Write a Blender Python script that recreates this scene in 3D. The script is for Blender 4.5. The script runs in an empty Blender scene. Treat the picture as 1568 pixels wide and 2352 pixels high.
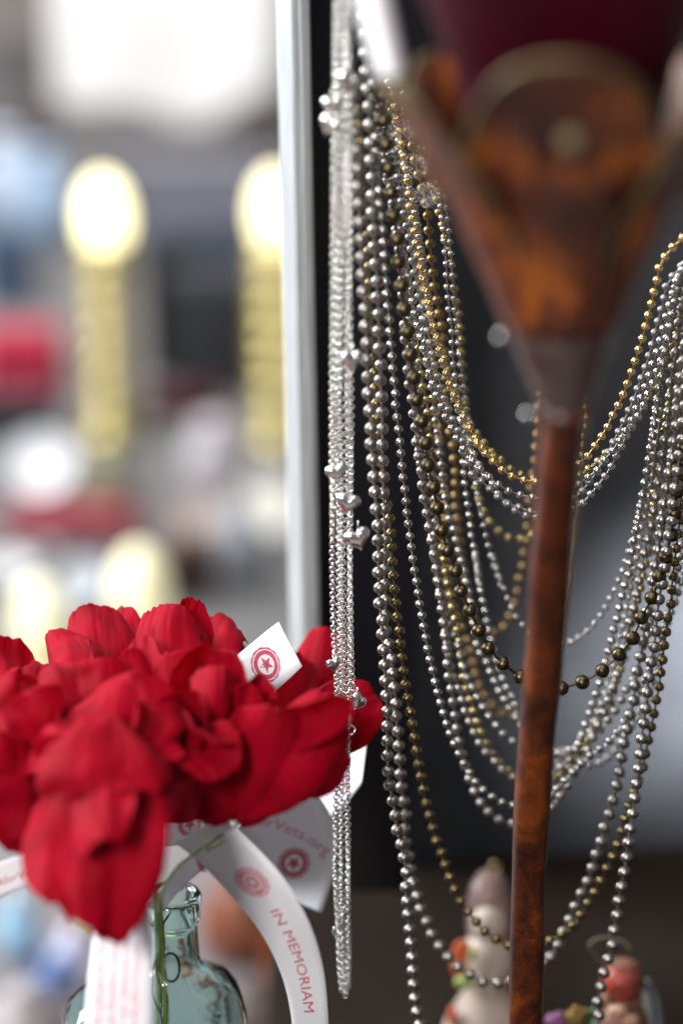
import bpy, bmesh, math, random
from mathutils import Vector, Matrix, noise
from math import sin, cos, pi, radians, sqrt

# ------------------------------------------------------------------ camera, world, lights
SC = bpy.context.scene
COL = SC.collection
PITCH = radians(22.0)
CP, SP = cos(PITCH), sin(PITCH)
CAM = Vector((0.0, 0.0, 1.45))
FPX, CX, CY = 5553.0, 784.0, 1176.0          # lens in picture units (picture 1568 x 2352)

cam_data = bpy.data.cameras.new('camera')
cam = bpy.data.objects.new('camera', cam_data)
COL.objects.link(cam)
cam.location = CAM
cam.rotation_euler = (radians(90.0) - PITCH, 0, 0)
cam_data.sensor_fit = 'VERTICAL'
cam_data.sensor_height = 36.0
cam_data.sensor_width = 24.0
cam_data.lens = 85.0
cam_data.clip_start = 0.02
cam_data.clip_end = 200.0
cam_data.dof.use_dof = True
cam_data.dof.focus_distance = 1.06
cam_data.dof.aperture_fstop = 2.55
SC.camera = cam

world = bpy.data.worlds.new('World')
SC.world = world
world.use_nodes = True
wn = world.node_tree.nodes
wn['Background'].inputs[0].default_value = (0.80, 0.88, 1.0, 1)
wn['Background'].inputs[1].default_value = 0.15

def area(name, loc, target, sx, sy, power, color):
    d = bpy.data.lights.new(name, 'AREA')
    d.shape = 'RECTANGLE'; d.size = sx; d.size_y = sy; d.energy = power; d.color = color
    o = bpy.data.objects.new(name, d); COL.objects.link(o)
    o.location = loc
    o.rotation_euler = (Vector(target) - Vector(loc)).to_track_quat('-Z', 'Y').to_euler()
    return o

area('window_light', (-0.62, -0.55, 2.05), (0.03, 1.0, 1.05), 0.32, 0.46, 27, (1.0, 0.95, 0.92))
area('shopfront_light', (-2.2, 1.9, 2.1), (0.0, 1.0, 1.05), 1.1, 1.6, 120, (0.90, 0.96, 1.0))
area('ceiling_light', (-0.3, 0.9, 3.0), (0.0, 1.0, 1.0), 1.8, 1.8, 24, (1.0, 0.97, 0.97))
area('market_light', (-1.4, 4.0, 3.3), (-0.6, 5.4, 0.2), 2.2, 2.2, 205, (1.0, 0.965, 0.93))
sp = bpy.data.lights.new('board_fill_spot', 'SPOT'); sp.energy = 80; sp.spot_size = radians(34); sp.spot_blend = 1.0; sp.shadow_soft_size = 0.03; sp.color = (0.92, 0.96, 1.0)  # unseen spot added to brighten the right of the grey panel
spo = bpy.data.objects.new('board_fill_spot', sp); COL.objects.link(spo); spo.location = (0.50, 1.08, 0.98)
spo.rotation_euler = (Vector((0.26, 1.34, 0.84)) - spo.location).to_track_quat('-Z', 'Y').to_euler()

SC.view_settings.view_transform = 'Standard'
SC.view_settings.look = 'None'
SC.view_settings.exposure = 0.3
SC.view_settings.gamma = 1.0
SC.render.engine = 'CYCLES'
SC.cycles.use_denoising = True
SC.cycles.use_adaptive_sampling = False
SC.cycles.max_bounces = 10
SC.cycles.sample_clamp_indirect = 6.0
SC.cycles.caustics_refractive = False

# ------------------------------------------------------------------ placing helpers
def ray(x, y):
    u = (x - CX) / FPX; v = (y - CY) / FPX
    return Vector((u, CP - v * SP, -SP - v * CP))
def P(x, y, d):            # point at depth d metres along the line of sight
    return CAM + ray(x, y) * d
def PY(x, y, Y):           # point on the upright plane Y metres away
    r = ray(x, y); return CAM + r * (Y / r.y)
def PZ(x, y, z):           # point on the level plane at height z
    r = ray(x, y); return CAM + r * ((z - CAM.z) / r.z)
def px(d): return d / FPX

def catmull(pts, n):
    """smooth path through pts, n samples per span"""
    out = []
    m = len(pts)
    for i in range(m - 1):
        p0 = pts[max(i - 1, 0)]; p1 = pts[i]; p2 = pts[i + 1]; p3 = pts[min(i + 2, m - 1)]
        for k in range(n):
            t = k / n; t2 = t * t; t3 = t2 * t
            out.append(0.5 * ((2 * p1) + (p2 - p0) * t + (2 * p0 - 5 * p1 + 4 * p2 - p3) * t2 + (3 * p1 - p0 - 3 * p2 + p3) * t3))
    out.append(pts[-1].copy())
    return out

def resample(path, step, start=0.0):
    out = []; acc = 0.0; nxt = start
    for a, b in zip(path, path[1:]):
        L = (b - a).length
        if L < 1e-9: continue
        while nxt <= acc + L:
            out.append((a.lerp(b, (nxt - acc) / L), (b - a).normalized())); nxt += step
        acc += L
    return out

# ------------------------------------------------------------------ object helpers
def tag(o, label=None, cat=None, group=None, kind=None):
    if label: o['label'] = label
    if cat: o['category'] = cat
    if group: o['group'] = group
    if kind: o['kind'] = kind
    return o
def thing(name, label, cat, loc=(0, 0, 0), group=None):
    o = bpy.data.objects.new(name, None); COL.objects.link(o)
    o.location = loc; o.empty_display_size = 0.01
    return tag(o, label, cat, group)
def link(name, me, parent=None):
    """meshes are made in world space; the parent's location is taken off"""
    o = bpy.data.objects.new(name, me); COL.objects.link(o)
    if parent is not None:
        o.parent = parent
        o.location = -WLOC(parent)
    return o
def WLOC(o):
    v = Vector(o.location)
    if o.parent is not None: v = v + WLOC(o.parent)
    return v
def mesh(name, verts, faces, mat, parent=None, smooth=True):
    me = bpy.data.meshes.new(name)
    me.from_pydata([tuple(v) for v in verts], [], faces)
    if smooth: me.polygons.foreach_set('use_smooth', [True] * len(me.polygons))
    me.materials.append(mat)
    me.update()
    return link(name, me, parent)
def bm_obj(name, bm, mat, parent=None, smooth=True):
    me = bpy.data.meshes.new(name)
    bmesh.ops.recalc_face_normals(bm, faces=bm.faces)
    bm.to_mesh(me); bm.free()
    if smooth: me.polygons.foreach_set('use_smooth', [True] * len(me.polygons))
    me.materials.append(mat)
    return link(name, me, parent)
def box(name, c, s, mat, parent=None, rot=None, bevel=0.0):
    bm = bmesh.new()
    bmesh.ops.create_cube(bm, size=1.0)
    bmesh.ops.scale(bm, vec=s, verts=bm.verts)
    if bevel: bmesh.ops.bevel(bm, geom=bm.edges[:], offset=bevel, segments=2, affect='EDGES', profile=0.6)
    if rot: bmesh.ops.transform(bm, matrix=rot, verts=bm.verts)
    bmesh.ops.translate(bm, vec=c, verts=bm.verts)
    return bm_obj(name, bm, mat, parent, smooth=False)
def frame_of(t, hint=Vector((0, 0, 1))):
    if abs(t.dot(hint)) > 0.95: hint = Vector((0, 1, 0))
    a = t.cross(hint).normalized(); b = a.cross(t).normalized()
    return a, b
def tube(name, path, rad, mat, parent=None, sides=8, closed=False):
    n = len(path); V = []; F = []
    a = None
    for i, p in enumerate(path):
        if closed: t = (path[(i + 1) % n] - path[i - 1])
        else: t = path[min(i + 1, n - 1)] - path[max(i - 1, 0)]
        t = t.normalized() if t.length > 0 else Vector((0, 0, 1))
        if a is None: a, b = frame_of(t)
        else:
            a = (a - t * a.dot(t)).normalized(); b = t.cross(a)
        r = rad(i / max(n - 1, 1)) if callable(rad) else rad
        for k in range(sides):
            th = 2 * pi * k / sides
            V.append(p + a * (r * cos(th)) + b * (r * sin(th)))
    for i in range(n if closed else n - 1):
        j = (i + 1) % n
        for k in range(sides):
            l = (k + 1) % sides
            F.append((i * sides + k, i * sides + l, j * sides + l, j * sides + k))
    if not closed:
        F.append(tuple(range(sides - 1, -1, -1))); F.append(tuple((n - 1) * sides + k for k in range(sides)))
    return mesh(name, V, F, mat, parent)
def lathe(name, c, prof, mat, parent=None, sides=32, axis=Vector((0, 0, 1)), sx=1.0, sy=1.0):
    """prof: (radius, height) pairs round axis at c"""
    a, b = frame_of(axis, Vector((0, 1, 0)) if abs(axis.y) < 0.9 else Vector((1, 0, 0)))
    V = []; F = []
    for r, h in prof:
        for k in range(sides):
            th = 2 * pi * k / sides
            V.append(Vector(c) + a * (r * sx * cos(th)) + b * (r * sy * sin(th)) + axis * h)
    n = len(prof)
    for i in range(n - 1):
        for k in range(sides):
            l = (k + 1) % sides
            F.append((i * sides + k, i * sides + l, (i + 1) * sides + l, (i + 1) * sides + k))
    if prof[0][0] > 1e-6: F.append(tuple(range(sides - 1, -1, -1)))
    if prof[-1][0] > 1e-6: F.append(tuple((n - 1) * sides + k for k in range(sides)))
    return mesh(name, V, F, mat, parent)
def ball(name, c, r, mat, parent=None, sc=(1, 1, 1), rough=0.0, seed=0, segs=24):
    bm = bmesh.new()
    bmesh.ops.create_uvsphere(bm, u_segments=segs, v_segments=segs * 2 // 3, radius=1.0)
    for v in bm.verts:
        k = 1 + (rough * noise.noise(v.co * 2.3 + Vector((seed, seed * 1.7, 0))) if rough else 0)
        v.co = Vector((v.co.x * sc[0], v.co.y * sc[1], v.co.z * sc[2])) * (r * k) + Vector(c)
    return bm_obj(name, bm, mat, parent)

# ------------------------------------------------------------------ materials
def lin(c):
    return tuple(((v / 12.92) if v <= 0.04045 else ((v + 0.055) / 1.055) ** 2.4) for v in c)
def hexc(h):
    return lin(tuple(int(h[i:i + 2], 16) / 255 for i in (0, 2, 4)))
class MT:
    def __init__(s, name):
        s.m = bpy.data.materials.new(name); s.m.use_nodes = True
        s.nt = s.m.node_tree; s.b = s.nt.nodes['Principled BSDF']
    def n(s, t, **kw):
        o = s.nt.nodes.new(t)
        for k, v in kw.items(): setattr(o, k, v)
        return o
    def l(s, a, b): s.nt.links.new(a, b)
def mat(name, col, rough=0.5, metal=0.0, col2=None, scale=200.0, bump=0.0, bscale=900.0, rvar=0.0, spec=0.5, coat=0.0, sheen=0.0, lo=0.4, hi=0.6, stretch=None, trans=0.0, emit=None, detail=5.0):
    M = MT(name); b = M.b
    b.inputs['Base Color'].default_value = (*col, 1)
    b.inputs['Roughness'].default_value = rough
    b.inputs['Metallic'].default_value = metal
    b.inputs['Specular IOR Level'].default_value = spec
    b.inputs['Coat Weight'].default_value = coat
    b.inputs['Coat Roughness'].default_value = 0.12
    b.inputs['Sheen Weight'].default_value = sheen
    b.inputs['Transmission Weight'].default_value = trans
    if emit:
        b.inputs['Emission Color'].default_value = (*emit[0], 1); b.inputs['Emission Strength'].default_value = emit[1]
    tc = M.n('ShaderNodeTexCoord'); src = tc.outputs['Object']
    if stretch:
        mp = M.n('ShaderNodeMapping'); mp.inputs['Scale'].default_value = stretch; M.l(src, mp.inputs[0]); src = mp.outputs[0]
    if col2 or rvar:
        nz = M.n('ShaderNodeTexNoise'); nz.inputs['Scale'].default_value = scale; nz.inputs['Detail'].default_value = detail
        M.l(src, nz.inputs['Vector'])
    if col2:
        cr = M.n('ShaderNodeValToRGB')
        cr.color_ramp.elements[0].position = lo; cr.color_ramp.elements[0].color = (*col, 1)
        cr.color_ramp.elements[1].position = hi; cr.color_ramp.elements[1].color = (*col2, 1)
        M.l(nz.outputs['Fac'], cr.inputs[0]); M.l(cr.outputs[0], b.inputs['Base Color'])
    if rvar:
        mr = M.n('ShaderNodeMapRange'); mr.inputs['To Min'].default_value = max(rough - rvar, 0.02); mr.inputs['To Max'].default_value = rough + rvar
        M.l(nz.outputs['Fac'], mr.inputs[0]); M.l(mr.outputs[0], b.inputs['Roughness'])
    if bump:
        n2 = M.n('ShaderNodeTexNoise'); n2.inputs['Scale'].default_value = bscale; n2.inputs['Detail'].default_value = 3.0
        M.l(src, n2.inputs['Vector'])
        bp = M.n('ShaderNodeBump'); bp.inputs['Strength'].default_value = bump; bp.inputs['Distance'].default_value = 0.0005
        M.l(n2.outputs['Fac'], bp.inputs['Height']); M.l(bp.outputs[0], b.inputs['Normal'])
    return M.m
TRACE = {
    'N1': [(788, -17), (794, 56), (798, 112), (805, 168), (813, 235), (817, 305), (822, 370), (823, 423), (826, 501), (830, 577), (831, 650), (836, 689), (840, 764), (844, 839), (848, 913), (852, 987), (856, 1058), (861, 1131), (868, 1203), (871, 1353), (877, 1426), (881, 1491), (884, 1556), (887, 1624), (889, 1691), (889, 1756), (892, 1787), (898, 1819), (902, 1847), (909, 1876), (911, 1907), (919, 1939), (929, 1975), (933, 2043), (937, 2100), (942, 2162), (948, 2222), (953, 2282), (961, 2339), (990, 2440), (1060, 2478), (1160, 2480), (1270, 2450), (1371, 2370), (1371, 2297), (1379, 2271), (1395, 2209), (1403, 2180), (1408, 2151), (1418, 2091), (1428, 2029), (1438, 1966), (1447, 1902), (1452, 1868), (1463, 1773), (1471, 1705), (1479, 1635), (1487, 1567), (1499, 1497), (1507, 1427), (1517, 1355), (1523, 1317), (1533, 1246), (1543, 1173), (1552, 1100), (1563, 1027), (1567, 990), (1574, 900), (1590, 760), (1620, 600), (1678, 531)],
    'N2': [(824, -17), (830, 28), (838, 84), (843, 154), (847, 224), (851, 305), (855, 420), (859, 533), (862, 609), (866, 647), (869, 722), (872, 799), (875, 874), (876, 949), (879, 1022), (880, 1095), (882, 1168), (884, 1238), (882, 1314), (884, 1384), (885, 1455), (896, 1486), (901, 1514), (903, 1556), (908, 1616), (913, 1683), (918, 1751), (922, 1816), (932, 1876), (927, 1884), (935, 1949), (942, 2001), (958, 2058), (979, 2118), (1010, 2174), (1053, 2222), (1082, 2241), (1111, 2255), (1143, 2258), (1166, 2256), (1210, 2238), (1265, 2199), (1280, 2175), (1304, 2121), (1331, 2064), (1345, 2035), (1366, 1975), (1384, 1915), (1403, 1855), (1419, 1787), (1429, 1725), (1442, 1659), (1456, 1590), (1460, 1557), (1467, 1523), (1477, 1455), (1490, 1384), (1496, 1349), (1501, 1312), (1513, 1242), (1523, 1167), (1535, 1095), (1546, 1021), (1555, 947), (1560, 900), (1580, 760), (1610, 600), (1668, 531)],
    'N3': [(822, 252), (830, 336), (836, 420), (842, 504), (847, 588), (851, 697), (855, 781), (858, 857), (861, 893), (866, 967), (869, 1040), (880, 1106), (892, 1173), (898, 1240), (901, 1304), (908, 1374), (914, 1439), (922, 1503), (929, 1564), (940, 1626), (950, 1689), (960, 1751), (972, 1813), (987, 1873), (993, 1902), (1013, 1959), (1033, 2017), (1059, 2071), (1097, 2122), (1121, 2146), (1149, 2162), (1169, 2172), (1210, 2178), (1247, 2168), (1296, 2144), (1319, 2121), (1353, 2071), (1383, 2017), (1409, 1959), (1429, 1902), (1442, 1850), (1470, 1783), (1476, 1753), (1484, 1721), (1490, 1691), (1502, 1629), (1514, 1566), (1522, 1503), (1531, 1438), (1540, 1370), (1547, 1304), (1555, 1234), (1562, 1165), (1565, 1096), (1580, 950), (1605, 760), (1635, 600), (1693, 531)],
    'N4': [(847, 84), (855, 182), (861, 252), (866, 336), (872, 437), (878, 518), (883, 602), (887, 661), (894, 743), (898, 798), (903, 853), (907, 908), (912, 963), (918, 1017), (923, 1072), (928, 1126), (934, 1179), (941, 1232), (948, 1286), (955, 1336), (964, 1388), (973, 1439), (981, 1490), (993, 1540), (1006, 1591), (1019, 1640), (1034, 1689), (1057, 1735), (1081, 1780), (1096, 1800), (1115, 1819), (1136, 1833), (1158, 1845), (1184, 1850), (1231, 1845), (1265, 1826), (1288, 1800), (1338, 1749), (1354, 1735), (1372, 1724), (1385, 1713), (1398, 1703), (1409, 1689), (1422, 1677), (1432, 1659), (1443, 1641), (1462, 1611), (1476, 1573), (1490, 1545), (1506, 1497), (1522, 1451), (1530, 1417), (1544, 1377), (1552, 1337), (1570, 1200), (1590, 950), (1620, 620), (1671, 550)],
    'N5': [(847, 28), (864, 140), (878, 238), (886, 344), (892, 395), (897, 445), (904, 500), (910, 552), (915, 603), (920, 658), (928, 711), (934, 762), (940, 811), (948, 862), (956, 916), (966, 966), (976, 1016), (984, 1067), (994, 1117), (1004, 1168), (1015, 1218), (1043, 1309), (1058, 1353), (1078, 1401), (1097, 1447), (1121, 1488), (1154, 1525), (1195, 1556), (1241, 1579), (1293, 1579), (1338, 1567), (1381, 1542), (1417, 1507), (1451, 1470), (1470, 1425), (1492, 1383), (1508, 1337), (1538, 1245), (1547, 1165), (1557, 1085), (1585, 900), (1612, 620), (1664, 550)],
    'N6': [(886, 168), (903, 238), (917, 302), (927, 356), (932, 396), (939, 451), (947, 505), (956, 560), (965, 615), (971, 641), (985, 696), (996, 749), (1008, 801), (1022, 854), (1041, 906), (1061, 955), (1088, 1002), (1118, 1046), (1085, 1002), (1117, 1046), (1157, 1082), (1180, 1096), (1206, 1104), (1234, 1106), (1284, 1098), (1329, 1065), (1349, 1046), (1365, 1025), (1380, 1002), (1394, 979), (1405, 955), (1418, 931), (1429, 906), (1439, 880), (1448, 854), (1457, 829), (1466, 803), (1474, 777), (1481, 750), (1488, 723), (1494, 697), (1500, 669), (1508, 643), (1521, 595), (1584, 527)],
    'N6b': [(900, 250), (940, 420), (965, 560), (987, 719), (1005, 773), (1021, 826), (1037, 879), (1053, 922), (1069, 959), (1086, 983), (1102, 1004), (1118, 1026), (1135, 1045), (1154, 1061), (1130, 1045), (1149, 1062), (1172, 1077), (1194, 1088), (1220, 1099), (1258, 1107), (1297, 1104), (1324, 1094), (1346, 1080), (1367, 1066), (1388, 1043), (1428, 1005), (1460, 968), (1472, 944), (1484, 920), (1497, 896), (1514, 861), (1532, 822), (1546, 781), (1559, 733), (1578, 675), (1645, 608)],
    'N7': [(869, 196), (886, 308), (900, 420), (914, 518), (925, 582), (946, 687), (957, 745), (971, 799), (986, 854), (1004, 908), (1025, 959), (1050, 1008), (1082, 1056), (1121, 1098), (1082, 1056), (1100, 1076), (1121, 1095), (1141, 1111), (1167, 1127), (1193, 1137), (1220, 1143), (1252, 1146), (1290, 1134), (1322, 1117), (1345, 1099), (1367, 1082), (1386, 1059), (1402, 1040), (1418, 1016), (1433, 992), (1447, 966), (1458, 942), (1469, 917), (1480, 890), (1489, 862), (1498, 835), (1508, 808), (1516, 781), (1522, 754), (1529, 726), (1537, 698), (1545, 669), (1559, 627), (1626, 561)],
    'N8': [(886, 238), (903, 350), (920, 448), (934, 521), (946, 596), (956, 652), (967, 707), (981, 760), (991, 812), (1005, 864), (1020, 914), (1040, 965), (1062, 1008), (1073, 1075), (1092, 1094), (1108, 1107), (1125, 1125), (1146, 1143), (1167, 1157), (1191, 1166), (1217, 1174), (1245, 1179), (1287, 1168), (1314, 1147), (1333, 1131), (1351, 1110), (1367, 1088), (1388, 1053), (1405, 1019), (1418, 995), (1429, 973), (1441, 947), (1452, 922), (1461, 898), (1471, 872), (1479, 848), (1487, 821), (1495, 795), (1503, 762), (1513, 728), (1524, 685), (1540, 637), (1607, 571)],
    'N8b': [(890, 230), (935, 400), (965, 560), (989, 738), (997, 773), (1006, 802), (1014, 828), (1024, 855), (1030, 880), (1040, 909), (1050, 935), (1059, 962), (1069, 1011), (1085, 1037), (1097, 1061), (1111, 1085), (1127, 1107), (1141, 1130), (1159, 1152), (1178, 1170), (1202, 1182), (1228, 1189), (1271, 1186), (1313, 1168), (1332, 1157), (1351, 1139), (1370, 1118), (1386, 1096), (1401, 1074), (1413, 1050), (1428, 1021), (1450, 979), (1473, 938), (1495, 883), (1514, 832), (1530, 771), (1546, 707), (1608, 639)],
    'N9': [(920, 238), (942, 322), (959, 392), (976, 462), (982, 497), (988, 567), (996, 638), (1006, 707), (1013, 742), (1019, 773), (1023, 823), (1024, 907), (1047, 1082), (1047, 1114), (1047, 1148), (1049, 1182), (1053, 1214), (1056, 1246), (1059, 1278), (1062, 1310), (1067, 1346), (1073, 1386), (1085, 1420), (1115, 1450), (1149, 1452), (1166, 1422), (1183, 1390), (1189, 1360), (1195, 1328), (1201, 1298), (1206, 1264), (1212, 1230), (1218, 1126), (1229, 1066), (1233, 998), (1239, 947), (1245, 883)],
    'N10': [(900, 300), (965, 600), (1000, 900), (1021, 1126), (1023, 1206), (1025, 1276), (1031, 1342), (1037, 1374), (1049, 1406), (1057, 1438), (1073, 1464), (1083, 1502), (1089, 1532), (1098, 1566), (1111, 1595), (1130, 1621), (1153, 1637), (1195, 1650)],
    'N10b': [(930, 250), (1000, 450), (1050, 700), (1066, 909), (1076, 1011), (1085, 1075), (1101, 1146), (1117, 1187), (1141, 1216), (1165, 1234), (1196, 1238), (1223, 1229), (1258, 1203), (1290, 1155)],
    'N11': [(1338, 909), (1341, 979), (1335, 1002), (1331, 1037), (1324, 1152), (1317, 1187), (1313, 1248), (1306, 1296), (1301, 1344), (1295, 1379), (1299, 1353), (1291, 1405), (1283, 1462)],
    'N12': [(920, 200), (998, 392), (1009, 462), (1015, 500), (1020, 552), (1023, 606), (1030, 709), (1033, 736), (1037, 760), (1038, 788), (1039, 813), (1042, 839), (1051, 914), (1059, 994), (1066, 1101), (1073, 1149), (1079, 1200), (1087, 1250), (1095, 1301), (1103, 1349), (1091, 1260), (1098, 1325), (1107, 1374), (1118, 1423), (1128, 1470), (1140, 1514), (1156, 1566), (1169, 1587), (1182, 1613), (1195, 1655), (1215, 1686), (1252, 1717), (1304, 1722), (1330, 1707), (1374, 1645), (1394, 1605), (1414, 1557), (1428, 1513)],
    'N13': [(930, 200), (1012, 420), (1022, 476), (1029, 512), (1034, 566), (1038, 616), (1043, 696), (1048, 746), (1054, 796), (1058, 848), (1065, 899), (1074, 952), (1082, 1010), (1090, 1074), (1092, 1101), (1100, 1152), (1109, 1202), (1121, 1251), (1133, 1299), (1151, 1349), (1127, 1262), (1145, 1322), (1163, 1369), (1185, 1415), (1199, 1434), (1221, 1455), (1257, 1475), (1288, 1477), (1311, 1473), (1311, 1473), (1331, 1462), (1351, 1447), (1368, 1427), (1383, 1408), (1395, 1387), (1406, 1365), (1417, 1342), (1435, 1296), (1442, 1273), (1448, 1247), (1456, 1224), (1463, 1197), (1471, 1157), (1477, 1125), (1487, 1069), (1493, 1021), (1499, 973), (1514, 852), (1523, 788), (1538, 708), (1557, 628), (1618, 560)],
    'N14': [(892, 364), (903, 476), (920, 588), (925, 692), (931, 795), (942, 896), (950, 966), (959, 1035), (968, 1103), (978, 1172), (990, 1238), (1007, 1340), (1013, 1395), (1023, 1462), (1028, 1525), (1033, 1572), (1041, 1624), (1049, 1673), (1058, 1720), (1071, 1769), (1088, 1816), (1114, 1858), (1114, 1858), (1134, 1875), (1156, 1887), (1176, 1892), (1221, 1881), (1265, 1855), (1283, 1832), (1299, 1811), (1317, 1780), (1328, 1761), (1352, 1717), (1370, 1672), (1391, 1622), (1408, 1575), (1423, 1524), (1436, 1474), (1447, 1423), (1461, 1371), (1471, 1315), (1481, 1266), (1493, 1211), (1502, 1158), (1511, 1103), (1519, 1048), (1527, 994), (1532, 950), (1536, 916), (1543, 852), (1552, 796), (1562, 724), (1573, 660), (1630, 591)],
    'N15': [(860, 150), (870, 300), (905, 500), (936, 711), (950, 823), (966, 949), (987, 1075), (1001, 1159), (997, 1286), (1013, 1377), (1024, 1409), (1033, 1439), (1049, 1473), (1055, 1504), (1065, 1535), (1079, 1569), (1093, 1598), (1110, 1626), (1131, 1655), (1152, 1681), (1179, 1703), (1221, 1722), (1273, 1730), (1306, 1723), (1322, 1717), (1332, 1703), (1340, 1677), (1348, 1655), (1356, 1633), (1364, 1610), (1372, 1587), (1379, 1563), (1392, 1514), (1405, 1466), (1417, 1417), (1430, 1365), (1442, 1315), (1451, 1264), (1462, 1213), (1471, 1160), (1480, 1106), (1489, 1054), (1498, 1000), (1506, 946), (1509, 918), (1517, 864), (1527, 808), (1541, 740), (1554, 676), (1567, 612), (1626, 543)],
    'N16': [(860, 200), (890, 400), (925, 650), (950, 907), (970, 1103), (1013, 1358), (1020, 1426), (1028, 1488), (1036, 1535), (1048, 1566), (1058, 1598), (1068, 1631), (1081, 1663), (1095, 1694), (1111, 1722), (1135, 1748), (1161, 1772), (1200, 1790), (1252, 1780), (1304, 1748), (1342, 1683), (1366, 1689), (1385, 1667), (1406, 1641), (1423, 1612), (1438, 1583), (1460, 1553), (1470, 1517), (1478, 1477), (1490, 1437), (1503, 1309), (1515, 1229), (1530, 1133), (1541, 1053), (1549, 973), (1560, 850), (1590, 650), (1645, 581)],
    'N16b': [(865, 200), (895, 380), (930, 600), (959, 795), (973, 893), (987, 991), (991, 1047), (995, 1131), (1020, 1291), (1033, 1358), (1049, 1436), (1059, 1504), (1065, 1566), (1079, 1603), (1088, 1637), (1099, 1669), (1112, 1700), (1128, 1729), (1150, 1755), (1175, 1777), (1215, 1798), (1273, 1787), (1296, 1769), (1317, 1748), (1350, 1697), (1374, 1657), (1398, 1629), (1414, 1567), (1424, 1539), (1440, 1477), (1456, 1407), (1474, 1335), (1490, 1266), (1496, 1234), (1499, 1166), (1509, 1093), (1519, 1037), (1530, 957), (1546, 868), (1547, 809), (1557, 740), (1567, 676), (1623, 607)],
    'N17': [(880, 250), (930, 450), (965, 700), (992, 907), (1012, 1047), (1026, 1159), (1065, 1306), (1085, 1410), (1098, 1491), (1111, 1509), (1119, 1527), (1128, 1547), (1137, 1566), (1146, 1585), (1157, 1603), (1167, 1621), (1180, 1639), (1200, 1665), (1252, 1722), (1299, 1767), (1326, 1761), (1353, 1757), (1373, 1753), (1390, 1743), (1405, 1731), (1418, 1715), (1432, 1693), (1448, 1673), (1458, 1657), (1469, 1641), (1484, 1607), (1498, 1573), (1508, 1537), (1520, 1477), (1538, 1417), (1556, 1363), (1564, 1335), (1585, 1200), (1600, 900), (1648, 830)],
    'N18': [(1517, 941), (1506, 1005), (1496, 1085), (1487, 1149), (1475, 1200), (1470, 1232), (1465, 1277), (1456, 1302), (1450, 1335), (1443, 1369), (1438, 1405), (1431, 1439), (1421, 1473), (1407, 1537), (1394, 1577), (1386, 1605), (1374, 1635), (1362, 1665), (1350, 1697), (1334, 1719), (1302, 1735), (1272, 1733), (1242, 1725)],
}
M_SILVER = mat('matte_nickel', (0.29, 0.265, 0.24), 0.31, 1.0, col2=(0.40, 0.37, 0.335), scale=500, rvar=0.06, bump=0.10, bscale=3000)
M_SILVER2 = mat('soft_steel', (0.34, 0.32, 0.30), 0.24, 1.0, col2=(0.44, 0.42, 0.39), scale=500, rvar=0.05, bump=0.06, bscale=3000)
M_CHROME = mat('chrome', (0.42, 0.39, 0.37), 0.10, 1.0, col2=(0.58, 0.55, 0.53), scale=400, rvar=0.03)
M_PEARL = mat('satin_grey', (0.32, 0.32, 0.32), 0.40, 1.0, col2=(0.40, 0.40, 0.39), scale=500, bump=0.06, bscale=3000)
M_STERLING = mat('sterling', (0.93, 0.91, 0.87), 0.20, 1.0, rvar=0.05, scale=900)
M_GOLD = mat('polished_gold', (0.82, 0.52, 0.21), 0.14, 1.0, col2=(0.78, 0.54, 0.25), scale=300, rvar=0.03)
M_OLDGOLD = mat('old_gold', (0.46, 0.36, 0.16), 0.24, 1.0, col2=(0.32, 0.245, 0.10), scale=500, rvar=0.06)
M_BRASS = mat('antique_brass', (0.25, 0.19, 0.085), 0.28, 1.0, col2=(0.15, 0.115, 0.055), scale=700, rvar=0.08, bump=0.12, bscale=3000)
M_BRONZE = mat('dark_bronze', (0.125, 0.098, 0.055), 0.31, 1.0, col2=(0.07, 0.055, 0.033), scale=600, rvar=0.08, bump=0.2, bscale=2600)
M_COPPER = mat('brown_gold', (0.33, 0.22, 0.095), 0.30, 1.0, col2=(0.22, 0.145, 0.065), scale=500, rvar=0.06)

# ------------------------------------------------------------------ ball chain necklaces
def bead_mesh(name, r, m):
    V = []; F = []; ns, nr = 20, 12
    prof = []
    for i in range(nr + 1):
        th = pi * i / nr
        x = -cos(th); rr = sin(th)
        if i in (0, nr): rr = 0.0
        prof.append((x * 0.955, rr))
    # a small dimple where the wire goes in
    prof[0] = (-0.86, 0.0); prof[-1] = (0.86, 0.0)
    prof[1] = (-0.925, 0.24); prof[-2] = (0.925, 0.24)
    for i, (x, rr) in enumerate(prof):
        if rr == 0.0: V.append((x * r, 0, 0))
        else:
            for k in range(ns): V.append((x * r, rr * r * cos(2 * pi * k / ns), rr * r * sin(2 * pi * k / ns)))
    ring = lambda i, k: 1 + (i - 1) * ns + k % ns
    for k in range(ns): F.append((0, ring(1, k + 1), ring(1, k)))
    for i in range(1, nr - 1):
        for k in range(ns): F.append((ring(i, k), ring(i, k + 1), ring(i + 1, k + 1), ring(i + 1, k)))
    last = len(V) - 1
    for k in range(ns): F.append((last, ring(nr - 1, k), ring(nr - 1, k + 1)))
    me = bpy.data.meshes.new(name); me.from_pydata(V, [], F)
    me.polygons.foreach_set('use_smooth', [True] * len(me.polygons)); me.materials.append(m)
    return me

def yprofile(pts, ys):
    """depth along a chain: ys = values at start, lowest point, end"""
    k = max(range(len(pts)), key=lambda i: pts[i][1])
    n = len(pts); out = []
    for i in range(n):
        if len(ys) == 2: out.append(ys[0] + (ys[1] - ys[0]) * i / (n - 1)); continue
        if i <= k: t = i / max(k, 1); out.append(ys[0] + (ys[1] - ys[0]) * t)
        else: t = (i - k) / max(n - 1 - k, 1); out.append(ys[1] + (ys[2] - ys[1]) * t)
    return out

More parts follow.
